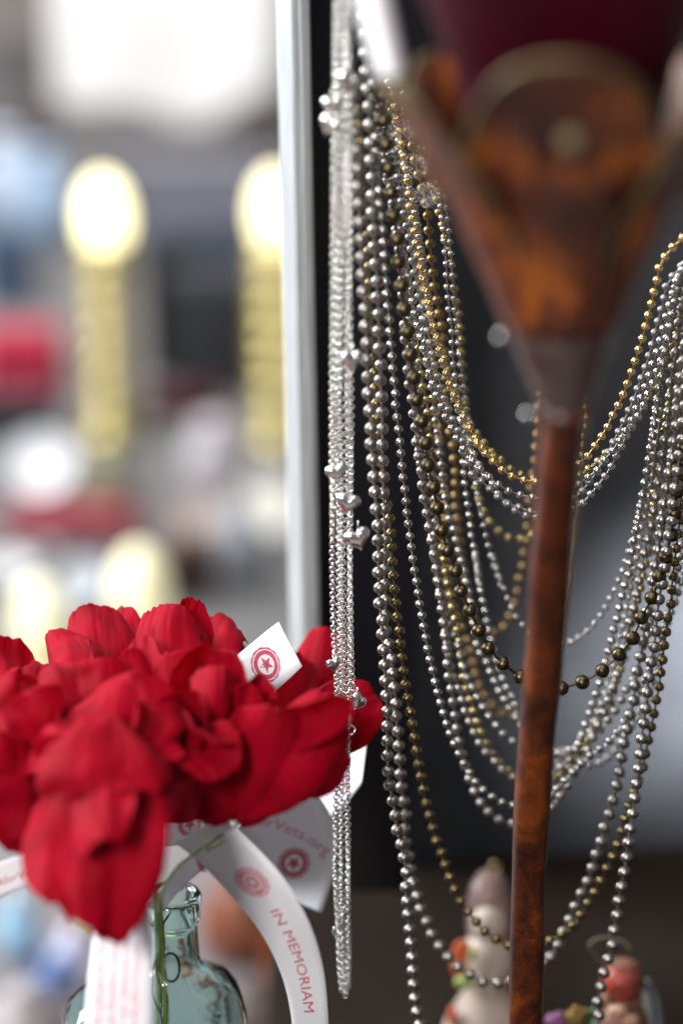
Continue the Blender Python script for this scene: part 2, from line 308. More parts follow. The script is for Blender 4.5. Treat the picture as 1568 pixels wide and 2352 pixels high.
rng = random.Random(5)
def necklace(key, label, bead_mm, pitch_mm, m, ys, group='ball chain necklaces hung on the dark display', mwire=None):
    pts = TRACE[key]
    Y = yprofile(pts, ys)
    path = catmull([PY(x, y, yy) for (x, y), yy in zip(pts, Y)], 6)
    # even the path out a little so that the chain hangs smoothly
    for _ in range(3):
        path = [path[0]] + [(path[i - 1] + path[i] * 2 + path[i + 1]) / 4 for i in range(1, len(path) - 1)] + [path[-1]]
    root = thing('ball_chain_necklace', label, 'necklace', path[0], group)
    r = bead_mm * 0.0005
    me = bead_mesh('bead', r, m)
    spots = resample(path, pitch_mm * 0.001, rng.random() * pitch_mm * 0.001)
    spots = [(p + Vector((rng.gauss(0, r * .07), rng.gauss(0, r * .10), rng.gauss(0, r * .05))), (t + Vector((rng.gauss(0, .10), rng.gauss(0, .10), 0))).normalized()) for p, t in spots]
    base = Vector(root.location)
    for p, t in spots:
        b = bpy.data.objects.new('bead', me)
        b.parent = root
        q = t.to_track_quat('X', 'Z')
        b.rotation_mode = 'QUATERNION'
        b.rotation_quaternion = q
        b.location = p - base
        COL.objects.link(b)
    tube('wire', [p for p, t in spots], r * 0.20, mwire or m, root, sides=6)
    return root

NK = [
 # key, label, bead, pitch, material, Y
 ('N1', 'longest matte silver ball chain, dipping below the bottom edge, leftmost ball chain', 5.6, 7.4, M_SILVER, (0.965, 0.955, 0.985)),
 ('N2', 'matte silver ball chain in front of the white figurine with its lowest bead there', 5.5, 7.4, M_SILVER, (0.972, 0.985, 0.985)),
 ('N3', 'antique brass ball chain looping low across the mauve cap of the white figurine', 4.7, 6.7, M_BRASS, (0.985, 0.975, 0.990)),
 ('N4', 'single thin bright silver ball chain hanging alone in the gap over black', 3.85, 5.6, M_SILVER2, (0.975, 0.985, 1.00)),
 ('N5', 'dark bronze necklace of the largest round beads', 6.8, 10.0, M_BRONZE, (0.975, 0.965, 0.985)),
 ('N6', 'front polished gold ball chain, highest loop of all', 3.7, 5.4, M_GOLD, (1.02, 1.0, 0.995)),
 ('N6b', 'duller gold ball chain just behind the polished gold one', 3.7, 5.5, M_OLDGOLD, (1.04, 1.03, 1.02)),
 ('N7', 'chrome bright ball chain directly under the gold loop', 3.7, 5.4, M_CHROME, (1.01, 0.99, 0.99)),
 ('N8', 'satin pearl grey ball chain beside the chrome loop', 3.6, 5.3, M_PEARL, (1.015, 1.0, 1.0)),
 ('N8b', 'chrome ball chain tucked under the pearl grey loop', 3.5, 5.4, M_CHROME, (1.025, 1.01, 1.005)),
 ('N9', 'blurred brown gold ball chain swinging up beside the rusty stem', 4.6, 6.9, M_COPPER, (1.04, 1.09, 1.09)),
 ('N10', 'blurred brown ball chain hanging behind the dark bronze necklace', 4.8, 6.8, M_COPPER, (1.08, 1.09, 1.09)),
 ('N10b', 'short old gold loop showing in the gap left of the stem', 4.0, 6.2, M_OLDGOLD, (1.07, 1.07, 1.07)),
 ('N11', 'thin blurred gold chain close along the right side of the stem', 3.2, 5.2, M_OLDGOLD, (1.08, 1.10)),
 ('N12', 'small silver ball chain, left one of the blurred pair behind', 3.2, 5.3, M_SILVER2, (1.03, 1.04, 1.02)),
 ('N13', 'small silver ball chain rising away from the stem over grey board', 3.0, 5.2, M_SILVER2, (1.04, 1.03, 1.01)),
 ('N14', 'silver ball chain behind the bronze beads, ending lowest at the stem middle', 4.5, 6.8, M_SILVER, (1.0, 1.0, 1.0)),
 ('N15', 'silver ball chain forming the left outline of the right bundle', 4.1, 5.7, M_SILVER2, (1.01, 1.01, 0.995)),
 ('N16', 'silver ball chain paired with the yellow brass loop', 4.1, 6.0, M_SILVER, (1.01, 1.01, 1.005)),
 ('N16b', 'yellow brass ball chain paired with a silver loop left of the stem', 4.1, 6.0, M_OLDGOLD, (1.02, 1.015, 1.01)),
 ('N17', 'fine silver ball chain crossing the stem just above the yellow brass loop', 3.7, 5.4, M_SILVER2, (1.03, 1.03, 1.01)),
 ('N18', 'fine silver ball chain inside the right bundle, fading behind the stem', 3.3, 5.3, M_SILVER2, (1.01, 1.03)),
]
for k, lab, b, p, m, ys in NK: necklace(k, lab, b, p, m, ys)

# ------------------------------------------------------------------ fine silver link chains
def link_mesh(R, r, m, stretch=1.12):
    V = []; F = []; ns, nt = 14, 7
    for i in range(ns):
        a = 2 * pi * i / ns
        for j in range(nt):
            b = 2 * pi * j / nt
            V.append(((R + r * cos(b)) * cos(a) * stretch, (R + r * cos(b)) * sin(a), r * sin(b)))
    for i in range(ns):
        for j in range(nt):
            F.append((i * nt + j, ((i + 1) % ns) * nt + j, ((i + 1) % ns) * nt + (j + 1) % nt, i * nt + (j + 1) % nt))
    me = bpy.data.meshes.new('link'); me.from_pydata(V, [], F)
    me.polygons.foreach_set('use_smooth', [True] * len(me.polygons)); me.materials.append(m)
    return me
LINK = link_mesh(0.00122, 0.00032, M_STERLING)

def heart(name, c, size, yaw, roll, m, parent, puff=0.34):
    """puffed heart charm with a raised rim, hanging point up"""
    bm = bmesh.new(); nt, nr = 40, 8
    R = Matrix.Rotation(yaw, 3, 'Z') @ Matrix.Rotation(roll, 3, 'Y')
    def outline(t):
        x = 16 * sin(t) ** 3; z = 13 * cos(t) - 5 * cos(2 * t) - 2 * cos(3 * t) - cos(4 * t)
        return x / 17.0, z / 17.0 + 0.1
    rows = []
    for side in (1, -1):
        for j in range(nr + 1):
            q = j / nr
            if side == -1 and j == 0: continue
            rad = 1 - q if side == 1 else q
            rows.append((rad, side))
    grid = []
    for rad, side in rows:
        prof = sqrt(max(0.0, 1 - rad ** 2.4)) * puff * side
        if 0.78 < rad <= 0.95: prof *= 0.72
        row = []
        for k in range(nt):
            x, z = outline(2 * pi * k / nt)
            v = Vector((x * rad, -prof, z * rad)) * size
            row.append(bm.verts.new(Vector(c) + R @ v))
        grid.append(row)
    for a, b in zip(grid, grid[1:]):
        for k in range(nt):
            bm.faces.new((a[k], a[(k + 1) % nt], b[(k + 1) % nt], b[k]))
    bmesh.ops.remove_doubles(bm, verts=bm.verts, dist=1e-6)
    return bm_obj(name, bm, m, parent)

def link_chain(label, pts, ys, charms, group):
    Y = yprofile(pts, ys)
    path = catmull([PY(x, y, yy) for (x, y), yy in zip(pts, Y)], 8)
    root = thing('silver_link_chain', label, 'necklace', path[0], group)
    base = Vector(root.location)
    spots = resample(path, 0.00196, 0)
    jit = random.Random(len(pts) + int(pts[0][0]))
    tw = jit.random() * 3
    for i, (p, t) in enumerate(spots):
        b = bpy.data.objects.new('link', LINK)
        b.parent = root; b.location = p - base
        tw += jit.uniform(-0.05, 0.07)
        ax = t.to_track_quat('X', 'Z').to_matrix() @ Matrix.Rotation(tw + (pi / 2 if i % 2 else 0) + jit.uniform(-.15, .15), 3, 'X')
        b.rotation_mode = 'QUATERNION'; b.rotation_quaternion = ax.to_quaternion()
        COL.objects.link(b)
    for (x, y, s, yaw, roll, Yc) in charms:
        c = PY(x, y, Yc)
        h = heart('heart_charm', c, s, yaw, roll, M_STERLING, root)
        top = c + Vector((0, 0, s * 1.05))
        ring = [top + Vector((cos(a) * 0.0012 * cos(yaw + 1.2), cos(a) * 0.0012 * sin(yaw + 1.2), sin(a) * 0.0018)) for a in [2 * pi * k / 14 for k in range(14)]]
        rg = tube('jump_ring', ring, 0.0003, M_STERLING, root, sides=6, closed=True)
    return root

G2 = 'fine silver link chains with heart charms'
link_chain('fine silver link chain, leftmost strand with two hearts near the top',
   [(773, -60), (771, 100), (769, 300), (766, 600), (763, 900), (763, 1200), (765, 1400), (768, 1480), (774, 1600), (774, 1750), (770, 1900), (770, 2030), (775, 2110), (778, 2200), (782, 2255), (787, 2278)], (0.955, 0.950),
   [(763, 243, 0.0047, 0.30, .1, 0.945), (757, 290, 0.0051, -0.24, .5, 0.944), (774, 1087, 0.0051, 0.24, -.2, 0.945)], G2)
link_chain('fine silver link chain, second strand carrying the heart beside the red petals',
   [(779, -60), (778, 200), (776, 500), (772, 800), (771, 1000), (778, 1200), (780, 1400), (782, 1560), (784, 1800), (783, 2000), (786, 2120), (789, 2200), (792, 2265), (793, 2285)], (0.958, 0.953),
   [(797, 1157, 0.0058, 0.15, .3, 0.944), (766, 1527, 0.0044, 0.66, -.1, 0.945)], G2)
link_chain('fine silver link chain, third strand with a heart level with the glass edge',
   [(786, -60), (790, 120), (790, 400), (783, 700), (780, 900), (783, 1060), (786, 1250), (788, 1420), (789, 1500), (790, 1590), (791, 1630)], (0.962, 0.957),
   [(797, 192, 0.0059, 0.18, .6, 0.946)], G2)
link_chain('fine silver link chain, fourth strand holding the clear single heart charm',
   [(795, -60), (800, 150), (800, 400), (797, 700), (797, 900), (799, 1100), (802, 1250), (803, 1400), (802, 1560), (799, 1650), (798, 1800), (799, 1950), (799, 2080), (801, 2180), (800, 2255), (798, 2275)], (0.960, 0.955),
   [(809, 829, 0.0059, 0.54, .1, 0.944), (822, 1239, 0.0063, 0.33, -.25, 0.944)], G2)
link_chain('fine silver link chain, rightmost strand behind the fourth with a sideways heart low down',
   [(802, 100), (806, 300), (805, 500), (803, 700), (805, 850), (806, 1000), (805, 1130), (804, 1300), (806, 1450), (810, 1600)], (0.964, 0.960),
   [(820, 1613, 0.0051, 0.66, .9, 0.945)], G2)

# the clasps that close two of the chains
def clasp(label, x, y, Y, s, yaw, tilt):
    c = PY(x, y, Y)
    root = thing('lobster_clasp', label, 'clasp', c)
    R = Matrix.Rotation(tilt, 3, 'Y') @ Matrix.Rotation(yaw, 3, 'Z')
    def q(pts): return [c + R @ (Vector(p) * s) for p in pts]
    body = catmull(q([(0, 0, 1.0), (.35, 0, .7), (.42, 0, 0), (.25, 0, -.7), (0, 0, -1.0)]), 6)
    tube('body', body, lambda t: s * (0.12 + 0.18 * sin(pi * t)), M_STERLING, root, 10)
    tube('gate', catmull(q([(0, 0, 1.0), (-.32, 0, .6), (-.38, 0, 0), (-.2, 0, -.6), (0, 0, -1.0)]), 6), lambda t: s * 0.10, M_STERLING, root, 8)
    rc = q([(0.02, 0, -1.55)])[0]
    tube('ring', [rc + Vector((cos(a), .25 * sin(a), sin(a))) * s * .5 for a in [2 * pi * k / 20 for k in range(20)]], s * 0.10, M_STERLING, root, 8, True)
    tube('ring', [q([(0.1, 0, 1.35)])[0] + Vector((cos(a) * .6, .7 * cos(a), sin(a))) * s * .4 for a in [2 * pi * k / 20 for k in range(20)]], s * 0.10, M_STERLING, root, 8, True)
clasp('silver lobster clasp lying against the red petal', 792, 1648, .949, .0042, .2, -.35)
clasp('silver lobster clasp near the bottom end of the chains', 784, 2112, .949, .0042, 1.0, .3)

# ------------------------------------------------------------------ rusty tulip lamp
M_RUST = None
def rust_material(scale=46, hot=(0.25, 0.056, 0.008, 1), coat=0.25, rough=.36, pos=(.38, .66), zs=.7):
    M = MT('rusty_lacquer'); b = M.b
    tc = M.n('ShaderNodeTexCoord')
    mp = M.n('ShaderNodeMapping'); mp.inputs['Scale'].default_value = (1, 1, zs); M.l(tc.outputs['Object'], mp.inputs[0])
    n1 = M.n('ShaderNodeTexNoise'); n1.inputs['Scale'].default_value = scale; n1.inputs['Detail'].default_value = 10; n1.inputs['Roughness'].default_value = 0.66; n1.inputs['Distortion'].default_value = 0.6
    n2 = M.n('ShaderNodeTexNoise'); n2.inputs['Scale'].default_value = 900; n2.inputs['Detail'].default_value = 4
    M.l(mp.outputs[0], n1.inputs['Vector']); M.l(tc.outputs['Object'], n2.inputs['Vector'])
    cr = M.n('ShaderNodeValToRGB'); e = cr.color_ramp.elements
    e[0].position = pos[0]; e[0].color = (0.022, 0.007, 0.004, 1)
    e[1].position = pos[1]; e[1].color = hot
    x = e.new(0.44); x.color = (0.060, 0.014, 0.006, 1)
    x = e.new(0.53); x.color = (0.115, 0.026, 0.007, 1)
    M.l(n1.outputs['Fac'], cr.inputs[0])
    mx = M.n('ShaderNodeMixRGB', blend_type='MULTIPLY'); mx.inputs[0].default_value = 0.55
    c2 = M.n('ShaderNodeValToRGB'); c2.color_ramp.elements[0].position = .35; c2.color_ramp.elements[0].color = (.35, .3, .3, 1); c2.color_ramp.elements[1].position = .6
    M.l(n2.outputs['Fac'], c2.inputs[0]); M.l(cr.outputs[0], mx.inputs[1]); M.l(c2.outputs[0], mx.inputs[2])
    M.l(mx.outputs[0], b.inputs['Base Color'])
    b.inputs['Roughness'].default_value = rough
    b.inputs['Coat Weight'].default_value = coat; b.inputs['Coat Roughness'].default_value = 0.25
    bp = M.n('ShaderNodeBump'); bp.inputs['Strength'].default_value = 0.25; bp.inputs['Distance'].default_value = 0.0006
    M.l(n2.outputs['Fac'], bp.inputs['Height']); M.l(bp.outputs[0], b.inputs['Normal'])
    return M.m
M_RUST = rust_material()
M_CUP = rust_material(38, (0.44, 0.115, 0.008, 1), 0.0, .5, (.38, .62), .14)
M_REDSHADE = mat('dark_red_glass', (0.006, 0.0002, 0.001), 0.6, col2=(0.045, 0.0004, 0.007), scale=7, spec=0.12)
M_RIMGLEAM = mat('brassy_rim_gleam', (0.13, 0.10, 0.045), 0.5, 0.6, col2=(0.07, 0.045, 0.025), scale=90)
M_SHADEGLARE = mat('white_shade_glare', (0.80, 0.80, 0.83), 0.25, col2=(0.74, 0.74, 0.78), scale=30)
M_GLINT = mat('glint_steel', (0.70, 0.70, 0.70), 0.22, 1.0)
M_COLLAR = mat('grey_brown_collar', (0.085, 0.055, 0.05), 0.4, 0.4, col2=(0.14, 0.10, 0.09), scale=60)

lamp = thing('tulip_lamp', 'rusty brown lamp with slim stem and tulip shaped cup round a dark red shade', 'lamp', PY(1206, 2500, 0.93))
axis_pts = [(1200, 2620, .935), (1206, 2352, .930), (1214, 2000, .922), (1231, 1700, .900), (1250, 1500, .880), (1268, 1250, .848), (1286, 1050, .815), (1298, 930, .795)]
AX = catmull([PY(*p) for p in axis_pts], 10)
tube('stem', AX, lambda t: 0.0076 + 0.0004 * t + 0.0002 * sin(t * 40), M_RUST, lamp, 32)
top = AX[-1]; ax_dir = (PY(1300, 400, .755) - top).normalized()
# collar flaring out of the stem
top = PY(1296, 960, .803)
CUP0 = PY(1290, 716, .790)
ax_dir = (PY(1296, 190, .772) - CUP0).normalized()
cdir = (CUP0 - top); cl = cdir.length; cdir.normalize()
lathe('collar', top, [(0.0070, -0.012), (0.0076, -0.004), (0.0080, 0.0), (0.0096, cl * .20), (0.0122, cl * .40), (0.0152, cl * .62), (0.0178, cl * .82), (0.0196, cl), (0.0200, cl + .002), (0.0185, cl + .004), (0.0, cl + .004)], M_COLLAR, lamp, 40, cdir)

def sheet(name, fn, nu, nv, m, parent, thick=0.0006, u0=-1, u1=1):
    V = []; F = []
    for j in range(nv + 1):
        for i in range(nu + 1):
            V.append(fn(u0 + (u1 - u0) * i / nu, j / nv))
    w = nu + 1
    for j in range(nv):
        for i in range(nu):
            F.append((j * w + i, j * w + i + 1, (j + 1) * w + i + 1, (j + 1) * w + i))
    o = mesh(name, V, F, m, parent)
    s = o.modifiers.new('thickness', 'SOLIDIFY'); s.thickness = thick; s.offset = 0
    return o

HC = (PY(1296, 150, .772) - CUP0).length
ca = CAM - CUP0; ca = (ca - ax_dir * ca.dot(ax_dir)).normalized(); cb = ax_dir.cross(ca)
def cup_petal(k, hk):
    th0 = k * pi / 3
    def fn(u, v):
        th = th0 + u * pi / 6 * (1.14 + .06 * v)
        h = HC * hk * v * (1 - .40 * abs(u) ** 2.2 * v)
        r = .0192 + .029 * (h / HC) ** 1.05
        r *= 1 + .07 * (1 - u * u) * sin(pi * min(v * 1.1, 1)) + .012 * cos(u * 12) * sin(pi * v) + .02 * noise.noise(Vector((u * 2, v * 3, k * 5)))
        r += .009 * v ** 4 + (.0012 if k % 2 else 0)
        return CUP0 + ax_dir * h + (ca * cos(th) + cb * sin(th)) * r
    o = sheet('petal', fn, 24, 26, M_CUP, lamp, 0.0018)
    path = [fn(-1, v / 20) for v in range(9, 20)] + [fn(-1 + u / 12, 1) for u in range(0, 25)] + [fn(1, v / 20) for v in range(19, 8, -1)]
    tube('rim', path, 0.0014, M_RIMGLEAM, o, 8)  # brassy tube along the petal edge, its gleam put into the colour
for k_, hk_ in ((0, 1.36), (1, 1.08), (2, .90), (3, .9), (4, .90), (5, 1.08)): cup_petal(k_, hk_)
M_TAN = mat('mottled_tan', (0.20, 0.155, 0.085), 0.5, 0.2, col2=(0.12, 0.085, 0.05), scale=120)  # mottled tan for the small balls on the cup
ball('boss', PY(1172, 196, .722), .0048, M_TAN, lamp, (1, .6, .8), .2, 1)
ball('boss', PY(1310, 322, .705), .0034, M_TAN, lamp, (1, .6, 1), .2, 2)
ball('boss', PY(935, 225, .765), .0050, M_TAN, lamp, (1, .6, .8), .2, 3)
for fx, fw in ((1215, .0016), (1262, .0013), (1330, .0016)):
    tube('rib', catmull([PY(fx + (1292 - fx) * t, 300 + 430 * t, .712 + .070 * t) for t in (0, .25, .5, .75, 1)], 5), lambda t, fw=fw: fw * (1 - .5 * t), M_CUP, lamp, 8)
# the dark red glass shade standing in the cup
sh_c = CUP0 + ax_dir * .012
lathe('shade', sh_c, [(0.0, -0.004), (0.010, 0.010), (0.018, 0.018), (0.025, 0.032), (0.031, 0.055), (0.036, 0.080), (0.045, 0.105), (0.0525, 0.13), (0.0555, 0.20), (0.052, 0.20), (0.052, 0.15)], M_REDSHADE, lamp, 64, ax_dir)
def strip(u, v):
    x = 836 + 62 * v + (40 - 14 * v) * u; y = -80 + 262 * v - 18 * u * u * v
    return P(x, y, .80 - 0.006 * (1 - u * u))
sheet('shade_glare', strip, 8, 20, M_SHADEGLARE, lamp, 0.003)  # white strip put in for the specular streak on the shade's rim
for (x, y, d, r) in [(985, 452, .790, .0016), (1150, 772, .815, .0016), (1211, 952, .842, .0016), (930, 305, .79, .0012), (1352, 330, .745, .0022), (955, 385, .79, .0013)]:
    ball('glint_stud', P(x, y, d), r, M_GLINT, lamp, segs=12)  # small steel balls added for the cup's blurred glints

# ------------------------------------------------------------------ red fabric poppies with paper tags
def petal_material():
    M = MT('red_poppy_cloth'); nt = M.nt; b = M.b
    tc = M.n('ShaderNodeTexCoord')
    nz = M.n('ShaderNodeTexNoise'); nz.inputs['Scale'].default_value = 60; nz.inputs['Detail'].default_value = 6
    M.l(tc.outputs['Object'], nz.inputs['Vector'])
    cr = M.n('ShaderNodeValToRGB'); e = cr.color_ramp.elements
    e[0].position = .3; e[0].color = (0.23, 0.0004, 0.007, 1); e[1].position = .75; e[1].color = (0.40, 0.0008, 0.017, 1)
    M.l(nz.outputs['Fac'], cr.inputs[0]); M.l(cr.outputs[0], b.inputs['Base Color'])
    b.inputs['Roughness'].default_value = 0.62
    b.inputs['Specular IOR Level'].default_value = 0.07
    b.inputs['Sheen Weight'].default_value = 0.05; b.inputs['Sheen Roughness'].default_value = 0.45
    b.inputs['Sheen Tint'].default_value = (1.0, 0.25, 0.35, 1)
    # crepe ribs and fibres
    mp = M.n('ShaderNodeMapping'); mp.inputs['Scale'].default_value = (1, 1, 0.18); M.l(tc.outputs['Object'], mp.inputs[0])
    n2 = M.n('ShaderNodeTexNoise'); n2.inputs['Scale'].default_value = 2600; n2.inputs['Detail'].default_value = 4; M.l(mp.outputs[0], n2.inputs['Vector'])
    n3 = M.n('ShaderNodeTexNoise'); n3.inputs['Scale'].default_value = 260; n3.inputs['Detail'].default_value = 6; M.l(tc.outputs['Object'], n3.inputs['Vector'])
    ad = M.n('ShaderNodeMath', operation='ADD'); M.l(n2.outputs['Fac'], ad.inputs[0]); M.l(n3.outputs['Fac'], ad.inputs[1])
    bp = M.n('ShaderNodeBump'); bp.inputs['Strength'].default_value = 0.5; bp.inputs['Distance'].default_value = 0.00035
    M.l(ad.outputs[0], bp.inputs['Height']); M.l(bp.outputs[0], b.inputs['Normal'])
    tr = M.n('ShaderNodeBsdfTranslucent'); tr.inputs['Color'].default_value = (0.80, 0.001, 0.004, 1)
    mx = M.n('ShaderNodeMixShader'); mx.inputs[0].default_value = 0.27
    M.l(b.outputs[0], mx.inputs[1]); M.l(tr.outputs[0], mx.inputs[2])
    M.l(mx.outputs[0], nt.nodes['Material Output'].inputs['Surface'])
    return M.m
M_PETAL = petal_material()
M_GREENWIRE = mat('green_floral_wire', (0.16, 0.24, 0.035), 0.5, col2=(0.24, 0.34, 0.07), scale=400, bump=.3, bscale=2500)
def paper_material(name, col):
    M = MT(name); b = M.b
    b.inputs['Base Color'].default_value = (*col, 1); b.inputs['Roughness'].default_value = 0.55
    tc = M.n('ShaderNodeTexCoord'); n2 = M.n('ShaderNodeTexNoise'); n2.inputs['Scale'].default_value = 1800
    M.l(tc.outputs['Object'], n2.inputs['Vector'])
    bp = M.n('ShaderNodeBump'); bp.inputs['Strength'].default_value = 0.12; bp.inputs['Distance'].default_value = 0.0002
    M.l(n2.outputs['Fac'], bp.inputs['Height']); M.l(bp.outputs[0], b.inputs['Normal'])
    tr = M.n('ShaderNodeBsdfTranslucent'); tr.inputs['Color'].default_value = (*col, 1)
    mx = M.n('ShaderNodeMixShader'); mx.inputs[0].default_value = 0.12
    M.l(b.outputs[0], mx.inputs[1]); M.l(tr.outputs[0], mx.inputs[2]); M.l(mx.outputs[0], M.nt.nodes['Material Output'].inputs['Surface'])
    return M.m
M_PAPER = paper_material('white_paper', (0.90, 0.90, 0.93))
M_INK = mat('red_ink', (0.50, 0.035, 0.09), 0.6, col2=(0.62, 0.10, 0.15), scale=900)
M_INK2 = mat('pale_red_ink', (0.68, 0.22, 0.27), 0.6)

def petal(parent, bx, by, bd, tx, ty, td, Wpx, cup=0.25, bend=0.10, seed=0, ruffle=1.0, tw=0.0):
    b = P(bx, by, bd); t = P(tx, ty, td)
    a = t - b; L = a.length
    W = Wpx * 0.58 * px(td)
    n = CAM - (b + t) / 2; n = (n - a * (n.dot(a) / L / L)).normalized()
    w = a.normalized().cross(n)
    if tw:
        R = Matrix.Rotation(tw, 3, a.normalized()); n = R @ n; w = R @ w
    tw2 = 0.0 if tw else 0.55 * sin(seed * 2.4) * min(ruffle, 1.0)
    R2 = Matrix.Rotation(tw2, 3, a.normalized()); n = R2 @ n; w = R2 @ w
    S = Vector((seed * 3.17, seed * 1.31, seed * 0.71))
    def fn(u, v):
        h = W * (0.10 + 0.90 * sin(pi / 2 * min(1.0, v / .62)) ** 0.85) * (1 - .10 * max(0, (v - .7) / .3) ** 2)
        vv = v * (1 - 0.24 * abs(u) ** 3.2 * v)
        edge = max(abs(u) ** 3, v ** 3)
        vv += 0.030 * noise.noise(Vector((u * 2.5, seed * 7.7, 0))) * v * v + 0.022 * noise.noise(Vector((u * 9, seed * 3.3, 1))) * v ** 3 + 0.008 * noise.noise(Vector((u * 26, seed * 3.3, 1))) * v ** 6
        p = b + a * vv + w * (u * h * (1 - 0.18 * abs(cup) * u * u))
        p += n * (W * cup * (u * u) * (0.3 + 0.7 * v) * 1.9)
        p += n * (L * bend * sin(pi * v ** 1.1))
        q = Vector((u * 1.6, v * 2.2, 0)) + S
        p += n * (W * 0.30 * ruffle * noise.noise(q * 0.95) * (0.45 + edge))
        p += n * (W * 0.060 * ruffle * sin(u * 5.0 + seed * 2.2 + v * 2) * v * edge)
        p += n * (W * 0.05 * ruffle * noise.noise(Vector((u * 3.2, v * 2.2, seed))) * (0.3 + v))
        p += n * (L * 0.16 * ruffle * sin(seed * 1.9) * v ** 5) - a * (0.05 * ruffle * v ** 6)
        p += n * (W * 0.20 * ruffle * cos(seed * 3.1 + u) * abs(u) ** 5 * v)
        p += w * (W * 0.05 * ruffle * noise.noise(Vector((u * 3, v * 6, seed + 9))) * edge)
        p += n * (W * 0.08 * ruffle * abs(noise.noise(Vector((u * 2.0 + 5, v * 1.6, seed * 1.3)))))
        p += n * (W * 0.018 * ruffle * sin(u * 13 + seed + 4 * noise.noise(Vector((u * 2, v * 2, seed + 4)))) * v ** 4)
        p += n * (W * 0.016 * noise.noise(Vector((u * 9, v * 7, seed + 2))) * (0.2 + edge))
        p += n * (W * 0.004 * sin(u * 40 + 3 * noise.noise(Vector((u * 3, v * 2, seed)))) * sin(pi * v))
        return p
    return sheet('petal', fn, 44, 40, M_PETAL, parent, 0.00035)

def poppy(label, centre, petals, stem=None):
    root = thing('poppy', label, 'fabric poppy', P(*centre), 'red cloth poppies in the glass bottle')
    for p in petals: petal(root, *p)
    if stem:
        tube('stem', catmull([P(*s) for s in stem], 8), 0.00062, M_GREENWIRE, root, 8)
    return root

pop_front = poppy('lowest poppy, drooping open in front of the bottle and out of focus', (270, 1760, .95), [
   (240, 1720, .955, 135, 2125, .915, 230, -.22, .10, 1, 1.0, .02),
   (280, 1700, .950, 225, 2135, .895, 250, -.15, .08, 2, 1.2, .10),
   (310, 1730, .960, 292, 2085, .920, 150, -.30, .12, 3, 1.2, -.5),
   (220, 1740, .955, 112, 2040, .935, 110, -.30, .10, 4, 1.2, .3),
   (320, 1720, .945, 352, 1930, .915, 110, -.35, .12, 41, 1.0, -.4),
   (250, 1740, .935, 225, 1960, .890, 150, -.35, .10, 63, 1.2, .25),
   ], [(280, 1730, .96), (330, 1900, .975), (360, 2040, .985), (372, 2150, .99), (385, 2350, .99)])
pop_mid = poppy('middle poppy facing the camera with a broad domed petal, slightly blurred', (260, 1780, .965), [
   (265, 1800, .955, 285, 1535, .975, 290, -.30, .20, 5, 1.2),
   (255, 1800, .950, 130, 1640, .965, 230, -.25, .16, 6, 1.2),
   (255, 1640, .945, 285, 1850, .915, 300, -.28, .12, 7, 1.1),
   (240, 1720, .945, 120, 1840, .950, 220, -.25, .12, 8, 1.0),
   (290, 1740, .945, 385, 1640, .965, 150, .30, .10, 9, 1.2)])
pop_top = poppy('topmost poppy standing upright in sharp focus', (400, 1600, 1.03), [
   (385, 1690, 1.03, 372, 1376, 1.055, 165, -.35, .10, 10, .8),
   (410, 1690, 1.04, 425, 1384, 1.075, 100, .30, .06, 11, .8),
   (440, 1690, 1.03, 540, 1420, 1.10, 150, -.30, .12, 12, .8),
   (360, 1690, 1.01, 322, 1450, 1.03, 90, .35, .08, 13, .9),
   (350, 1690, 1.00, 290, 1500, 1.02, 90, -.30, .08, 14, .9),
   (470, 1650, 1.04, 480, 1400, 1.09, 150, -.20, .10, 15, .8),
   (450, 1650, 1.06, 545, 1460, 1.09, 120, -.25, .10, 16, .8)])
pop_left = poppy('poppy with a pale lit edge at the upper left of the bunch', (230, 1620, 1.03), [
   (255, 1640, 1.04, 215, 1393, 1.085, 165, -.35, .14, 17, .7),
   (270, 1640, 1.05, 270, 1396, 1.095, 140, -.25, .10, 18, .7),
   (225, 1650, 1.01, 185, 1440, 1.035, 130, -.32, .12, 19, .8),
   (220, 1650, 1.00, 135, 1455, 1.05, 120, -.35, .12, 20, .9),
   (250, 1660, .99, 235, 1510, 1.00, 130, -.38, .10, 21, .8),
   (200, 1660, .99, 120, 1500, 1.02, 130, -.30, .12, 22, .9),
   (265, 1670, .985, 200, 1625, .975, 120, .40, .10, 23, 1.0)])
pop_far = poppy('ruffled poppy cut by the left edge of the picture', (30, 1680, 1.0), [
   (50, 1690, 1.01, 15, 1492, 1.05, 170, -.30, .12, 24, 1.2),
   (65, 1690, 1.00, 75, 1498, 1.04, 120, -.35, .12, 25, 1.3),
   (40, 1690, 1.00, -50, 1530, 1.04, 150, -.25, .12, 26, 1.2),
   (70, 1710, .985, 45, 1545, 1.00, 150, -.40, .14, 27, 1.4),
   (80, 1730, .975, 120, 1590, .985, 130, .35, .10, 28, 1.2),
   (60, 1740, .970, 20, 1640, .975, 150, -.30, .14, 29, 1.2)])
pop_right = poppy('poppy with a deep dark fold, right of the middle one', (440, 1740, .99), [
   (440, 1760, .995, 490, 1475, 1.005, 165, .30, -.04, 30, .8),
   (430, 1760, .995, 410, 1490, 1.01, 150, -.25, .08, 31, .8),
   (450, 1770, .985, 520, 1530, .975, 90, -.45, .10, 32, .8),
   (400, 1700, .985, 470, 1600, .965, 150, .55, -.10, 33, .7),
   (400, 1800, .975, 480, 1665, .950, 170, -.50, -.12, 34, .8),
   (350, 1780, .960, 400, 1620, .965, 110, -.30, .12, 35, 1.0),
   (420, 1690, .980, 520, 1780, .955, 160, .35, .10, 36, .8)])
